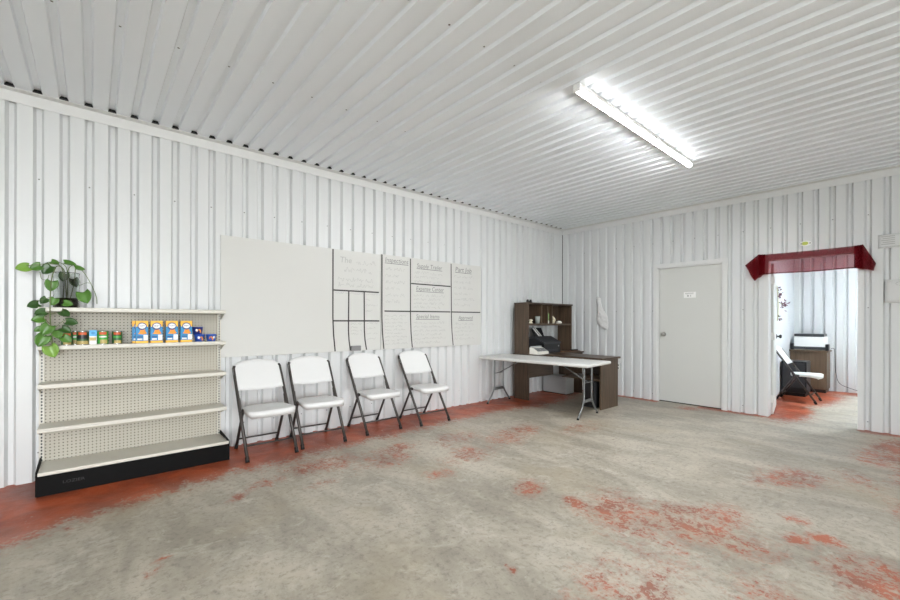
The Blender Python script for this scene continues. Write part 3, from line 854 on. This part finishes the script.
def wr(x, z, y=-.0168): return lambda u, v: (x + u, y, z + v)
def writing(board, fn):
    mb = MB(); fn(mb); (pn1 if board is w1 else pn2).add(mb.v, mb.f, 0); p_ = pn1 if board is w1 else pn2
    p_.mi[-len(mb.f):] = [m_ + 1 for m_ in mb.mi]
def head(mb, s, x, z, fit, size=.085):
    put_text(mb, s, size, wr(x, z), 1, .15, fit); mb.box((x, -.0172, z - .018), (x + fit, -.0164, z - .010), 1)
def lines(mb, n, x0, x1, z, dz, h, seed, jag=.08):
    for k in range(n): scribble(mb, x0, x1 - jag * (k % 2), z - k * dz, h, seed + k)
def w_a(mb):
    put_text(mb, 'The', .10, wr(-4.66, 1.98), 0, .1)
    scribble(mb, -4.44, -4.18, 1.975, .06, 1); scribble(mb, -4.60, -4.22, 1.87, .06, 2)
    scribble(mb, -4.68, -4.22, 1.755, .055, 3); scribble(mb, -4.68, -4.20, 1.69, .055, 4); scribble(mb, -4.5, -4.25, 1.655, .012, 44)
writing(w1, w_a)
for x, sd in ((-4.72, 5), (-4.52, 6)): writing(w1, lambda mb: scribble(mb, x, x + .17, 1.605, .022, sd))
writing(w1, lambda mb: lines(mb, 4, -4.31, -4.14, 1.605, .07, .022, 20))
writing(w1, lambda mb: lines(mb, 4, -4.51, -4.36, 1.23, .04, .022, 8, .02))
writing(w1, lambda mb: lines(mb, 4, -4.29, -4.14, 1.24, .065, .022, 12, .03))
def w_b(mb): head(mb, 'Inspections', -4.03, 2.045, .37, .09); lines(mb, 6, -4.02, -3.72, 1.94, .085, .045, 40)
def w_c(mb): head(mb, 'Supply Trailer', -3.52, 2.015, .46); lines(mb, 3, -3.56, -3.05, 1.93, .06, .04, 50)
def w_d(mb): head(mb, 'Expense Center', -3.53, 1.700, .50); lines(mb, 4, -3.57, -3.02, 1.62, .055, .04, 60)
def w_e(mb): head(mb, 'Part Job', -2.81, 2.02, .34, .10); lines(mb, 6, -2.83, -2.42, 1.93, .085, .045, 70)
def w_f(mb): head(mb, 'Special Items', -3.53, 1.315, .42, .08); lines(mb, 6, -3.57, -3.0, 1.24, .055, .035, 80)
def w_g(mb): lines(mb, 9, -4.03, -3.68, 1.335, .046, .028, 90)
def w_h(mb): head(mb, 'Approved', -2.74, 1.30, .30, .085); lines(mb, 5, -2.82, -2.42, 1.22, .055, .035, 110)
for f_ in (w_b, w_c, w_d, w_e, w_f, w_g, w_h): writing(w2, f_)
pn1.build('panel', [M['board'], M['ink'], M['inkdark']], w1); pn2.build('panel', [M['board'], M['ink'], M['inkdark']], w2)
mb = MB(); mb.box((-4.515, -.045, .912), (-4.385, -.0175, .972), bev=.004)
tag(mb.build('board_eraser', M['eraser'], None, (-4.45, -.03, .912)), 'grey eraser stuck at the bottom edge of the board', 'eraser')

# ------------------------------------------------------------------ folding chairs
def make_chair():
    t = thing('folding_chair', '', 'chair', (0, 0, 0))
    W = .222
    def fline(z): return -.245 + .50 * z / .79      # y of the long tube at height z
    # seat (contoured shell)
    mb = MB()
    def seat(u, v):
        y = -.282 + .385 * v
        hw = .222 - .030 * v - .05 * max(0, .12 - v) / .12 * .6 - .03 * max(0, v - .9) / .1
        x = (u - .5) * 2 * hw
        z = .452 - .010 * math.sin(PI * v) * (1 - abs(2 * u - 1) ** 2) + .004 * (1 - v)
        if v < .1: z -= .012 * (1 - v / .1) ** 2
        z -= .006 * abs(2 * u - 1) ** 6
        yy = y + .03 * (abs(2 * u - 1) ** 4) * (1 if v < .5 else -1) * (1 - 2 * min(v, 1 - v))
        return (x, yy, z)
    mb.slab(seat, 14, 14, lambda u, v: (0, 0, -.038 - .014 * max(0, .3 - v) / .3), 0, True)
    mb.build('seat', M['plastic'], t)
    # back panel
    mb = MB()
    def back(u, v):
        z = .600 + .250 * v
        s = 2 * u - 1
        top = .028 * (1 - s * s) * v - .020 * (abs(s) ** 8) * v
        bot = -.012 * (1 - s * s) * (1 - v)
        hw = .212 + .020 * min(1, v * 1.6) - .020 * max(0, v - .88) / .12
        zz = z + top + bot
        y = fline(min(zz, .86)) + .012 - .022 * (1 - s * s) * -1 - .006
        return (s * hw, y - .004, zz)
    mb.slab(back, 16, 8, (0, -.016, 0), 0, True)
    mb.build('backrest', M['plastic'], t)
    for sx in (-1, 1):
        mb = MB(); mb.tube([(sx * W, fline(.02), .02), (sx * W, fline(.45), .45), (sx * W, fline(.80), .80), (sx * (W - .01), fline(.82), .82)], .0150, 10)
        mb.tube([(sx * W, fline(.02) - .003, .0), (sx * W, fline(.05), .045)], .018, 10, 1); mb.build('leg', [M['frame'], M['rubber']], t)
    for sx in (-1, 1):
        xr = sx * (W - .028)
        def rl(z): return .275 - .255 * z / .43
        mb = MB(); mb.tube([(xr, rl(.02), .02), (xr, rl(.25), .25), (xr, rl(.43), .43), (xr, -.03, .425)], .0135, 10)
        mb.tube([(xr, .278, .0), (xr, rl(.045), .045)], .0165, 10, 1); mb.build('leg', [M['frame'], M['rubber']], t)
        mb = MB(); mb.tube([(sx * (W - .014), fline(.53), .53), (sx * (W - .014), rl(.40) + .0, .40)], .007, 8); mb.tube([(sx * W, fline(.415), .415), (sx * (W - .03), -.03, .418), (sx * (W - .03), -.16, .418)], .0085, 8); mb.build('hinge_link', M['frame'], t)
    mb = MB(); mb.tube([(-W, fline(.13), .13), (W, fline(.13), .13)], .0085, 8); mb.build('crossbar', M['frame'], t)
    rl0 = .275 - .255 * .11 / .43
    mb = MB(); mb.tube([(-W + .028, rl0, .11), (W - .028, rl0, .11)], .0085, 8); mb.build('crossbar', M['frame'], t)
    return t
def copy_tree(o, parent=None):
    c = o.copy(); COL.objects.link(c)
    if parent is not None: c.parent = parent
    for ch in o.children: copy_tree(ch, c)
    return c
ch = make_chair()
CH = [(-5.613, -.380, 0, 'white folding chair nearest the metal shelving, first of the row of four'),
      (-5.075, -.345, 0, 'white folding chair second from the shelving, under the taped grid'),
      (-4.357, -.315, 0, 'white folding chair third from the shelving, below the eraser'),
      (-3.652, -.375, 0, 'white folding chair at the table end of the row under the board'),
      (1.79, -3.285, 0, 'white folding chair in the small office beyond the doorway')]
ROT = [0, -4, 0, 0, 0]
for i, (x, y, a, lab) in enumerate(CH):
    o = ch if i == 0 else copy_tree(ch)
    o.location = (x, y, 0); o.rotation_euler = (0, 0, math.radians(ROT[i])); o['label'] = lab
    if i < 4: o['group'] = 'folding chairs along the wall'

# ------------------------------------------------------------------ folding table
t = thing('folding_table', 'long white plastic folding table with grey wishbone legs in front of the desk', 'table', (-1.935, -.93, 0), math.radians(5.4))
LO = (0, 0, 0)
def tpart(mb, name, m):
    o = mb.build(name, m, None, LO); o.parent = t; return o
mb = MB(); mb.rbox((0, 0, .712), (.73, 1.78, .044), .02, 0, None, 3); tpart(mb, 'tabletop', M['tabletop'])
for y in (.76, -.72):
    for sx in (-1, 1):
        mb = MB()
        mb.tube(curve([(sx * .115, y, .69), (sx * .115, y, .40), (sx * .118, y, .24), (sx * .165, y, .15), (sx * .245, y, .06), (sx * .285, y, .018)], 5), .0125, 10)
        mb.tube([(sx * .283, y, .022), (sx * .291, y, .0)], .016, 10, 1)
        tpart(mb, 'leg', [M['tleg'], M['rubber']])
    mb = MB(); mb.tube([(-.118, y, .215), (.118, y, .215)], .011, 8); mb.box((-.11, y - .004, .195), (.11, y + .004, .235)); tpart(mb, 'crossbar', M['tleg'])
    mb = MB(); mb.tube([(0, y, .46), (0, y + (.42 if y < 0 else -.42), .685)], .008, 8); mb.tube([(-.115, y, .46), (.115, y, .46)], .007, 8); tpart(mb, 'brace', M['tleg'])
    mb = MB(); mb.tube([(-.27, y, .684), (.27, y, .684)], .011, 8); tpart(mb, 'hinge_rod', M['tleg'])

# ------------------------------------------------------------------ corner desk and hutch
DX0, DX1 = -1.585, -.28
t = thing('corner_desk', 'dark brown L-shaped desk behind the white folding table', 'desk', (-1.0, -.6, 0))
mb = MB(); mb.box((DX0 - .005, -.63, .722), (DX1 + .02, -.11, .748), bev=.004); mb.build('desktop', M['woodh'], t)
mb = MB(); mb.box((-1.40, -1.600, .722), (-.86, -.6305, .748), bev=.004); mb.build('return_top', M['woody'], t)
mb = MB(); mb.box((DX0, -.430, .0), (DX0 + .022, -.13, .7215)); mb.build('end_panel', M['wood'], t)
mb = MB(); mb.box((DX1 - .022, -.61, .0), (DX1, -.13, .7215)); mb.build('end_panel', M['wood'], t)
mb = MB(); mb.box((-1.375, -1.565, .0), (-.875, -1.543, .7215)); mb.build('end_panel', M['wood'], t)
mb = MB(); mb.box((DX0 + .0225, -.150, .36), (DX1 - .0225, -.132, .7215)); mb.v = []; mb.f = []; mb.mi = []; mb.sm = []
mb.box((DX0 + .0225, -.425, .36), (-.9, -.407, .7215)); mb.build('modesty_panel', M['woodh'], t)
mb = MB(); mb.box((-.895, -1.542, .05), (-.877, -1.0, .7215)); mb.build('side_panel', M['woody'], t)
mb = MB(); mb.box((-1.355, -1.542, .410), (-.8955, -.90, .430)); mb.build('shelf', M['woodh'], t)

HX0, HX1, HYF, HYB, HZ0, HZ1 = -1.59, -.33, -.42, -.135, .7485, 1.585
t = thing('desk_hutch', 'dark brown open hutch with cubbies standing on the desk', 'hutch', (-1.0, -.3, HZ0))
for x in (HX0, HX1 - .022):
    mb = MB(); mb.box((x, HYF, HZ0), (x + .022, HYB, HZ1 - .026)); mb.build('side_panel', M['wood'], t)
mb = MB(); mb.box((HX0 - .012, HYF - .014, HZ1 - .0255), (HX1 + .012, HYB, HZ1), bev=.003); mb.build('top_panel', M['woodh'], t)
mb = MB(); mb.box((HX0 + .0225, HYF + .004, 1.205), (HX1 - .0225, HYB, 1.240), bev=.002); mb.build('shelf', M['woodh'], t)
mb = MB(); mb.box((HX0 + .0225, HYB - .010, 1.2405), (HX1 - .0225, HYB, HZ1 - .0265)); mb.build('back_panel', M['wood'], t)
for x in (-1.205, -1.04, -.915):
    mb = MB(); mb.box((x - .011, HYF + .012, 1.2405), (x + .011, HYB - .0105, HZ1 - .0265)); mb.build('divider', M['wood'], t)

# small things on the hutch
mb = MB(); zt = 1.2405
mb.lathe([(0, 0), (.030, 0), (.036, .010), (.026, .02), (.018, .035), (.030, .05), (.040, .045), (.03, .062), (.012, .070), (0, .072)], (-1.42, -.34, zt), 16)
tag(mb.build('figurine', M['ivory'], None, (-1.42, -.34, zt)), 'small ivory ornament in the left cubby of the hutch', 'ornament')
mb = MB(); mb.lathe([(0, 0), (.034, 0), (.044, .12), (.041, .12), (.032, .006), (0, .006)], (-1.265, -.362, zt), 18)
tag(mb.build('drinking_glass', M['greyglass'], None, (-1.265, -.362, zt)), 'frosted grey glass at the left divider of the hutch', 'glass')
t = thing('bottle', 'green labelled bottle with white foot between the hutch dividers', 'bottle', (-.978, -.35, zt))
mb = MB(); mb.lathe([(0, 0), (.034, 0), (.035, .045), (.032, .05)], (-.978, -.35, zt), 16); mb.build('foot', M['cream'], t)
mb = MB(); mb.lathe([(.032, .05), (.033, .15), (.028, .17), (.018, .18)], (-.978, -.35, zt), 16); mb.build('body', M['bottle'], t)
mb = MB(); mb.lathe([(.018, .18), (.019, .205), (.0, .206)], (-.978, -.35, zt), 12); mb.build('cap', M['ivory'], t)
mb = MB(); mb.tube(curve([(-.868, -.37, zt + .031), (-.82, -.37, zt + .033), (-.80, -.37, zt + .07), (-.84, -.37, zt + .10), (-.87, -.37, zt + .125)]), .02, 10, rad=[.03] * 9 + [.026] * 8 + [.022] * 8 + [.018] * 7 + [.008])
tag(mb.build('figurine', M['ivory'], None, (-.84, -.37, zt)), 'curved ivory figure on the hutch shelf right of the green bottle', 'ornament')
mb = MB(); mb.lathe([(0, 0), (.045, 0), (.052, .018), (.04, .036), (.018, .045), (0, .047)], (-.68, -.385, zt), 16)
tag(mb.build('figurine', M['cream'], None, (-.68, -.385, zt)), 'low white lump in the right cubby of the hutch', 'ornament')
for x, lab in ((-1.50, 'left one of two tiny black jars on top of the hutch'), (-1.425, 'right one of two tiny black jars on top of the hutch')):
    mb = MB(); mb.lathe([(0, 0), (.022, 0), (.024, .03), (.017, .036), (.017, .05), (0, .05)], (x, -.34, HZ1), 14)
    tag(mb.build('jar', M['dark'], None, (x, -.34, HZ1)), lab, 'jar', 'tiny jars on the hutch')

ZD = .7485
# printer
t = thing('printer', 'black printer with raised paper support under the hutch shelf', 'printer', (-1.05, -.36, ZD))
mb = MB(); mb.prism([(-1.27, -.50, ZD), (-1.27, -.18, ZD), (-1.27, -.18, ZD + .24), (-1.27, -.30, ZD + .25), (-1.27, -.50, ZD + .15)], (.46, 0, 0)); mb.build('body', M['dark'], t)
mb = MB(); mb.prism([(-1.28, -.512, ZD + .152), (-1.28, -.30, ZD + .252), (-1.28, -.18, ZD + .242), (-1.28, -.18, ZD + .262), (-1.28, -.305, ZD + .274), (-1.28, -.516, ZD + .172)], (.48, 0, 0)); mb.build('lid', M['darkg'], t)
mb = MB(); mb.box((-1.20, -.508, ZD + .02), (-.88, -.5005, ZD + .06), bev=.002); mb.disc((-.86, -.5012, ZD + .11), .012, 'y', 10, 1); mb.build('output_slot', [M['darkg'], M['greyp']], t)
mb = MB(); mb.prism([(-1.18, -.235, ZD + .262), (-1.18, -.165, ZD + .415), (-1.18, -.16, ZD + .415), (-1.18, -.225, ZD + .262)], (.28, 0, 0)); s_ = mb.build('paper_support', M['dark'], t)
mb = MB()
for a, b in ((-1.06, -1.02), (-1.0, -.97)):
    mb.add([(a, -.2365, ZD + .27), (b, -.2365, ZD + .27), (b - .10, -.170, ZD + .412), (a - .10, -.170, ZD + .412)], [(0, 1, 2, 3)], 0)
p_ = mb.build('paper_stripe', M['paper'], t)
# adding machine
t = thing('adding_machine', 'low white adding machine with grey slanted keypad in front of the printer', 'office machine', (-1.36, -.52, ZD))
mb = MB(); mb.prism([(-1.575, -.615, ZD), (-1.575, -.44, ZD), (-1.575, -.44, ZD + .105), (-1.575, -.50, ZD + .10), (-1.575, -.615, ZD + .035)], (.275, 0, 0)); mb.build('body', M['cream'], t)
def slope(x, f, o=.001): # f 0 front .. 1 top
    return (x, -.615 + .115 * f - o * .5, ZD + .035 + .065 * f + o)
for a, b, f0, f1, nm in ((-1.555, -1.45, .2, .85, 'keypad'), (-1.435, -1.32, .2, .85, 'keypad')):
    mb = MB(); mb.prism([slope(a, f0), slope(b, f0), slope(b, f1), slope(a, f1)], (0, -.002, .004)); mb.build(nm, M['greykeys'], t)
mb = MB(); mb.box((-1.56, -.48, ZD + .105), (-1.31, -.445, ZD + .125), bev=.003); mb.build('display', M['greyp'], t)
# folder on the desk
mb = MB(); mb.prism([(-.78, -.58, ZD), (-.34, -.60, ZD), (-.36, -.46, ZD), (-.80, -.45, ZD)], (0, 0, .012))
tag(mb.build('folder', M['cardboard'], None, (-.56, -.52, ZD)), 'flat brown folder lying on the desk right of the hutch', 'folder')
mb = MB(); mb.box((-.50, -.50, ZD + .0122), (-.34, -.555, ZD + .035), bev=.005)
tag(mb.build('stapler', M['dark'], None, (-.43, -.53, ZD + .0122)), 'small black stapler lying on the brown folder', 'stapler')

# grey bin under the desk, tower in the return
t = thing('storage_bin', 'light grey plastic bin on the red floor under the desk', 'bin', (-.58, -.5, 0))
mb = MB(); mb.rbox((-.575, -.30, .150), (.25, .50, .284), .02, 0); mb.build('body', M['greyp'], t)
mb = MB(); mb.rbox((-.575, -.30, .300), (.27, .52, .028), .01, 0); mb.build('lid', M['greyp'], t)
mb = MB(); mb.rbox((-.575, -.30, .0045), (.22, .46, .009), .002, 0); mb.build('base', M['dark'], t)
t = thing('computer_tower', 'black computer tower inside the desk return', 'computer', (-1.2, -1.2, 0))
mb = MB(); mb.rbox((-1.13, -1.36, .20), (.42, .19, .385), .008, 0); mb.build('case', M['darkg'], t)
mb = MB(); mb.rbox((-1.345, -1.36, .20), (.010, .17, .36), .003, 0); mb.build('front_panel', M['dark'], t)
for sx in (-.15, .15):
    mb = MB(); mb.box((-1.13 + sx - .02, -1.44, 0), (-1.13 + sx + .02, -1.28, .0075)); mb.build('foot', M['rubber'], t)

# wall outlet
t = thing('wall_outlet', 'small grey electrical outlet box low on the wall beside the desk end', 'outlet', (0, -1.15, .49))
mb = MB(); mb.box((-.045, -1.185, .44), (-.0005, -1.115, .56), bev=.004); mb.build('box', M['greyp'], t)
mb = MB(); mb.box((-.049, -1.180, .445), (-.0455, -1.120, .555), bev=.001)
for z in (.475, .525): mb.box((-.0498, -1.165, z - .012), (-.0488, -1.135, z + .012), 1)
mb.build('cover_plate', [M['hinge'], M['darkg']], t)

# crumpled white cloth on the wall
def cloth():
    mb = MB()
    cen = [(1.70, -.772, .028), (1.60, -.785, .035), (1.50, -.80, .040), (1.43, -.83, .060), (1.36, -.845, .085), (1.29, -.85, .088), (1.22, -.87, .070), (1.165, -.895, .045)]
    def fn(u, v):
        k = v * (len(cen) - 1); i = min(int(k), len(cen) - 2); a = k - i
        z = cen[i][0] + (cen[i + 1][0] - cen[i][0]) * a; y = cen[i][1] + (cen[i + 1][1] - cen[i][1]) * a; w = cen[i][2] + (cen[i + 1][2] - cen[i][2]) * a
        yy = y - (u - .5) * 2.5 * w
        n = noise.noise(Vector((u * 4, v * 7, 3.1)))
        n2 = noise.noise(Vector((u * 9, v * 12, 8.1)))
        return (-.030 - .022 * abs(n) - .012 * n2 - .015 * math.sin(u * PI), yy + .012 * n2, z + .02 * n * (v > .5) - .03 * (u) * (v > .8))
    mb.slab(fn, 14, 30, (.006, 0, 0), 0, True)
    return mb
t = thing('white_rag', 'crumpled white cloth hanging from a hook on the ribbed wall', 'cloth', (-.02, -.84, 1.7))
cloth().build('cloth', M['cloth'], t)
mb = MB(); mb.tube([(-.0, -.772, 1.712), (-.05, -.772, 1.706), (-.055, -.772, 1.72)], .004, 8); mb.build('hook', M['chrome'], t)

# ------------------------------------------------------------------ red scarf over the doorway
t = thing('scarf_valance', 'sheer dark red scarf draped across the top of the open doorway', 'scarf', (-.04, -3.63, 2.19))
mb = MB()
def drop(u, v):
    y = -3.13 + (-4.128 + 3.13) * u
    zt = 2.192 - .006 * math.sin(PI * u); zb = 1.918 + .004 * math.sin(u * 9)
    z = zt + (zb - zt) * v
    x = -.022 - .012 * math.sin(v * PI * .5) - .004 * math.sin(u * 23 + v) * v
    return (x, y, z)
mb.grid(drop, 40, 8); mb.build('drop_panel', M['sheer'], t)
mb = MB()
def hem(u, v):
    y = -3.13 + (-4.128 + 3.13) * u
    return (-.042 - .004 * math.sin(u * 23 + 1), y, 1.918 + .004 * math.sin(u * 9) + .014 * v)
mb.grid(hem, 40, 1); mb.build('hem', M['sheer'], t)
for side, name in ((1, 'tail'), (-1, 'tail')):
    mb = MB()
    if side == 1:
        A0, A1 = Vector((-.03, -3.20, 2.19)), Vector((-.03, -3.125, 2.195))
        tip0, tip1 = Vector((-.045, -3.085, 1.835)), Vector((-.03, -2.975, 2.06))
        low0 = Vector((-.045, -3.20, 1.918))
    else:
        A0, A1 = Vector((-.03, -4.06, 2.19)), Vector((-.03, -4.135, 2.195))
        tip0, tip1 = Vector((-.05, -4.225, 1.875)), Vector((-.03, -4.242, 1.96))
        low0 = Vector((-.045, -4.06, 1.918))
    nf = 3.0
    def tail(u, v):
        # u 0: inner edge (low0..A0)  1: outer edge (tip1..A1)
        top = A0.lerp(A1, u); 
        bot = low0.lerp(tip0, u * 1.6) if u < .625 else tip0.lerp(tip1, (u - .625) / .375)
        p = top.lerp(bot, v)
        p.x -= .022 * (1 + math.sin(u * PI * 2 * nf)) * (.25 + .75 * v)
        return tuple(p)
    mb.grid(tail, 36, 10); 
    def tail2(u, v):
        p = Vector(tail(u, v * .97)); p.x -= .006; return tuple(p)
    mb.grid(tail2, 36, 10)
    mb.build(name, M['sheer'], t)
for y in (-3.13, -4.13):
    mb = MB(); mb.tube([(.0, y, 2.197), (-.035, y, 2.197)], .005, 8); mb.build('hook', M['chrome'], t)

# oval sticker above the scarf
t = thing('oval_sticker', 'small pale oval sticker with a yellow-green leaf above the red scarf', 'sticker', (-.002, -3.61, 2.28))
def oval(mb, y, z, ry, rz, x, mi, n=24): mb.add([(x, y + ry * math.cos(a), z + rz * math.sin(a)) for a in [2 * PI * k / n for k in range(n)]], [list(range(n))], mi)
mb = MB(); oval(mb, -3.61, 2.285, .062, .034, -.0030, 0); oval(mb, -3.605, 2.285, .034, .022, -.0036, 1); oval(mb, -3.57, 2.285, .012, .010, -.0036, 2); oval(mb, -3.655, 2.285, .010, .010, -.0036, 2)
mb.build('print', [M['whitep'], M['yell'], M['papergrey']], t)

# papers taped to the wall by the doorway
def note(y0, y1, z0, z1, label, kind):
    t = thing('wall_notice', label, 'notice', (-.003, (y0 + y1) / 2, z0))
    mb = MB(); mb.slab(lambda u, v: (-.004 - .012 * (v ** 3) * (kind == 2) - .003 * math.sin(u * 3), y0 + (y1 - y0) * u, z1 + (z0 - z1) * v), 6, 6, (-.001, 0, 0)); mb.build('sheet', M['notice'], t)
    mb = MB()
    if kind == 1:
        for k in range(5):
            z = z1 - .03 - k * .022; mb.box((-.0095, y0 + (y1 - y0) * (.12 + .05 * (k % 2)), z), (-.0086, y0 + (y1 - y0) * .62, z + .009))
        mb.box((-.0095, y0 + (y1 - y0) * .05, z0 + .012), (-.0086, y1 - (y1 - y0) * .05, z0 + .019))
    else:
        for k in range(9):
            a = k / 9 * 2 * PI; mb.box((-.0105, y0 + (y1 - y0) * .55 + .035 * math.cos(a), z1 - .05 + .022 * math.sin(a)), (-.0092, y0 + (y1 - y0) * .55 + .035 * math.cos(a) - .012, z1 - .045 + .022 * math.sin(a)))
    mb.build('print', M['papergrey'], t)
note(-4.255, -4.47, 2.13, 2.29, 'white printed notice on the wall right of the red scarf, upper of two', 1)
note(-4.31, -4.52, 1.50, 1.765, 'white sheet with a small emblem on the wall right of the doorway, lower of two', 2)

# ------------------------------------------------------------------ office furniture
t = thing('office_desk', 'brown laminate desk in the small office beyond the doorway', 'desk', (3.2, -3.2, 0))
mb = MB(); mb.box((2.98, -3.50, .735), (3.435, -2.955, .76), bev=.003); mb.build('desktop', M['woodoff'], t)
mb = MB(); mb.box((3.02, -3.475, .06), (3.42, -2.96, .7345)); mb.build('cabinet', M['woodoff'], t)
mb = MB(); mb.box((3.04, -3.46, .0), (3.40, -2.97, .0595)); mb.build('plinth', M['dark'], t)
mb = MB(); mb.box((3.012, -3.22, .08), (3.0195, -2.98, .71)); mb.build('door', M['woodoff'], t)
t = thing('office_printer', 'white printer with black lid on the office desk', 'printer', (3.2, -3.22, .7605))
mb = MB(); mb.rbox((3.22, -3.23, .885), (.34, .44, .245), .015, 0); mb.build('body', M['paper'], t)
mb = MB(); mb.rbox((3.22, -3.225, 1.035), (.35, .42, .05), .01, 0); mb.build('lid', M['darkg'], t)
mb = MB(); mb.rbox((3.045, -3.23, .80), (.02, .46, .05), .004, 0); mb.build('paper_tray', M['darkg'], t)
for y in (-3.475, -2.985):
    mb = MB(); mb.rbox((3.10, y, .82), (.14, .045, .115), .008, 0); mb.build('side_cover', M['dark'], t)
mb = MB(); mb.rbox((2.38, -3.07, .31), (.42, .22, .60), .01, 0); mb.v = [(x, y, z) for x, y, z in mb.v]
t = thing('black_cabinet', 'black low cabinet behind the office folding chair', 'cabinet', (2.5, -3.15, 0))
mb = MB(); mb.rbox((2.42, -3.14, .33), (.38, .34, .54), .01, 0); mb.build('body', M['dark'], t)
mb = MB(); mb.rbox((2.42, -3.14, .03), (.34, .30, .058), .004, 0); mb.build('plinth', M['rubber'], t)
mb = MB(); mb.rbox((2.225, -3.14, .36), (.008, .29, .42), .003, 0); mb.build('door', M['darkg'], t)
mb = MB(); mb.tube(curve([(3.40, -3.49, .79), (3.425, -3.53, .78), (3.435, -3.54, .60), (3.435, -3.55, .35), (3.43, -3.60, .16), (3.42, -3.75, .08), (3.40, -3.95, .03), (3.38, -4.2, .008)]), .0045, 6)
tag(mb.build('power_cord', M['dark'], None, (3.4, -3.6, 0)), 'black cord hanging beside the office desk down to the floor', 'cord')
# dried flower swag
t = thing('flower_swag', 'hanging swag of purple dried flowers and ribbon on the smooth office wall', 'wall decoration', (2.1, -2.96, 1.6))
rn = random.Random(3)
mb = MB()
def petal(c, s):
    d = Vector((rn.uniform(-1, 1), rn.uniform(-1, .1), rn.uniform(-1, 1))).normalized(); e = d.orthogonal().normalized()
    c = Vector(c); mb.add([c, c + d * s * .5 + e * s * .28, c + d * s, c + d * s * .5 - e * s * .28], [(0, 1, 2, 3)])
for (x, y, z, n, sp) in ((1.9, -2.98, 1.86, 8, .03), (1.96, -2.99, 1.74, 22, .05), (2.02, -3.03, 1.57, 40, .07), (1.96, -2.985, 1.34, 14, .04)):
    for k in range(n): petal((x + rn.gauss(0, sp * .5), min(-2.97, y + rn.gauss(0, sp * .4)), z + rn.gauss(0, sp * .6)), rn.uniform(.03, .06))
mb.build('petals', M['flowerp'], t)['kind'] = 'stuff'
mb = MB(); mb.tube(curve([(1.9, -2.965, 1.90), (1.94, -2.972, 1.78), (1.97, -2.972, 1.6), (1.97, -2.972, 1.42), (1.95, -2.968, 1.30)]), .009, 8); mb.build('ribbon', M['floweryel'], t)
mb = MB(); mb.tube(curve([(1.97, -2.975, 1.62), (2.0, -3.0, 1.6), (2.02, -3.03, 1.58)]), .006, 6); mb.tube([(1.97, -2.975, 1.40), (1.98, -2.99, 1.36)], .008, 6); mb.build('stem', M['vine'], t)

for o in bpy.data.objects:
    if '_o' in o: del o['_o']

# ------------------------------------------------------------------ camera
cam = bpy.data.cameras.new('camera'); co = bpy.data.objects.new('camera', cam); COL.objects.link(co)
cam.sensor_fit = 'HORIZONTAL'; cam.sensor_width = 36
cam.lens = 410.84 / 900 * 36
cam.shift_y = 20.8 / 900
cam.clip_start = .05
co.location = (-6.8893, -4.5932, 1.281)
co.matrix_world = Matrix.Translation((-6.8893, -4.5932, 1.281)) @ Matrix.Rotation(math.radians(48.976 - 90), 4, 'Z') @ Matrix.Rotation(math.radians(90), 4, 'X') @ Matrix.Rotation(math.radians(.164), 4, 'Z')
SC.camera = co

# ------------------------------------------------------------------ world + view
w = bpy.data.worlds.new('world'); SC.world = w; w.use_nodes = True
w.node_tree.nodes['Background'].inputs[0].default_value = (.94, .97, 1, 1); w.node_tree.nodes['Background'].inputs[1].default_value = DAY
SC.view_settings.view_transform = 'Standard'; SC.view_settings.look = 'None'
SC.view_settings.gamma = 1; SC.view_settings.exposure = .54; SC.view_settings.use_curve_mapping = False
SC.cycles.use_denoising = True
SC.cycles.max_bounces = 10; SC.cycles.diffuse_bounces = 8; SC.cycles.transparent_max_bounces = 16
SC.cycles.sample_clamp_indirect = 10
SC.cycles.caustics_refractive = False; SC.cycles.caustics_reflective = False
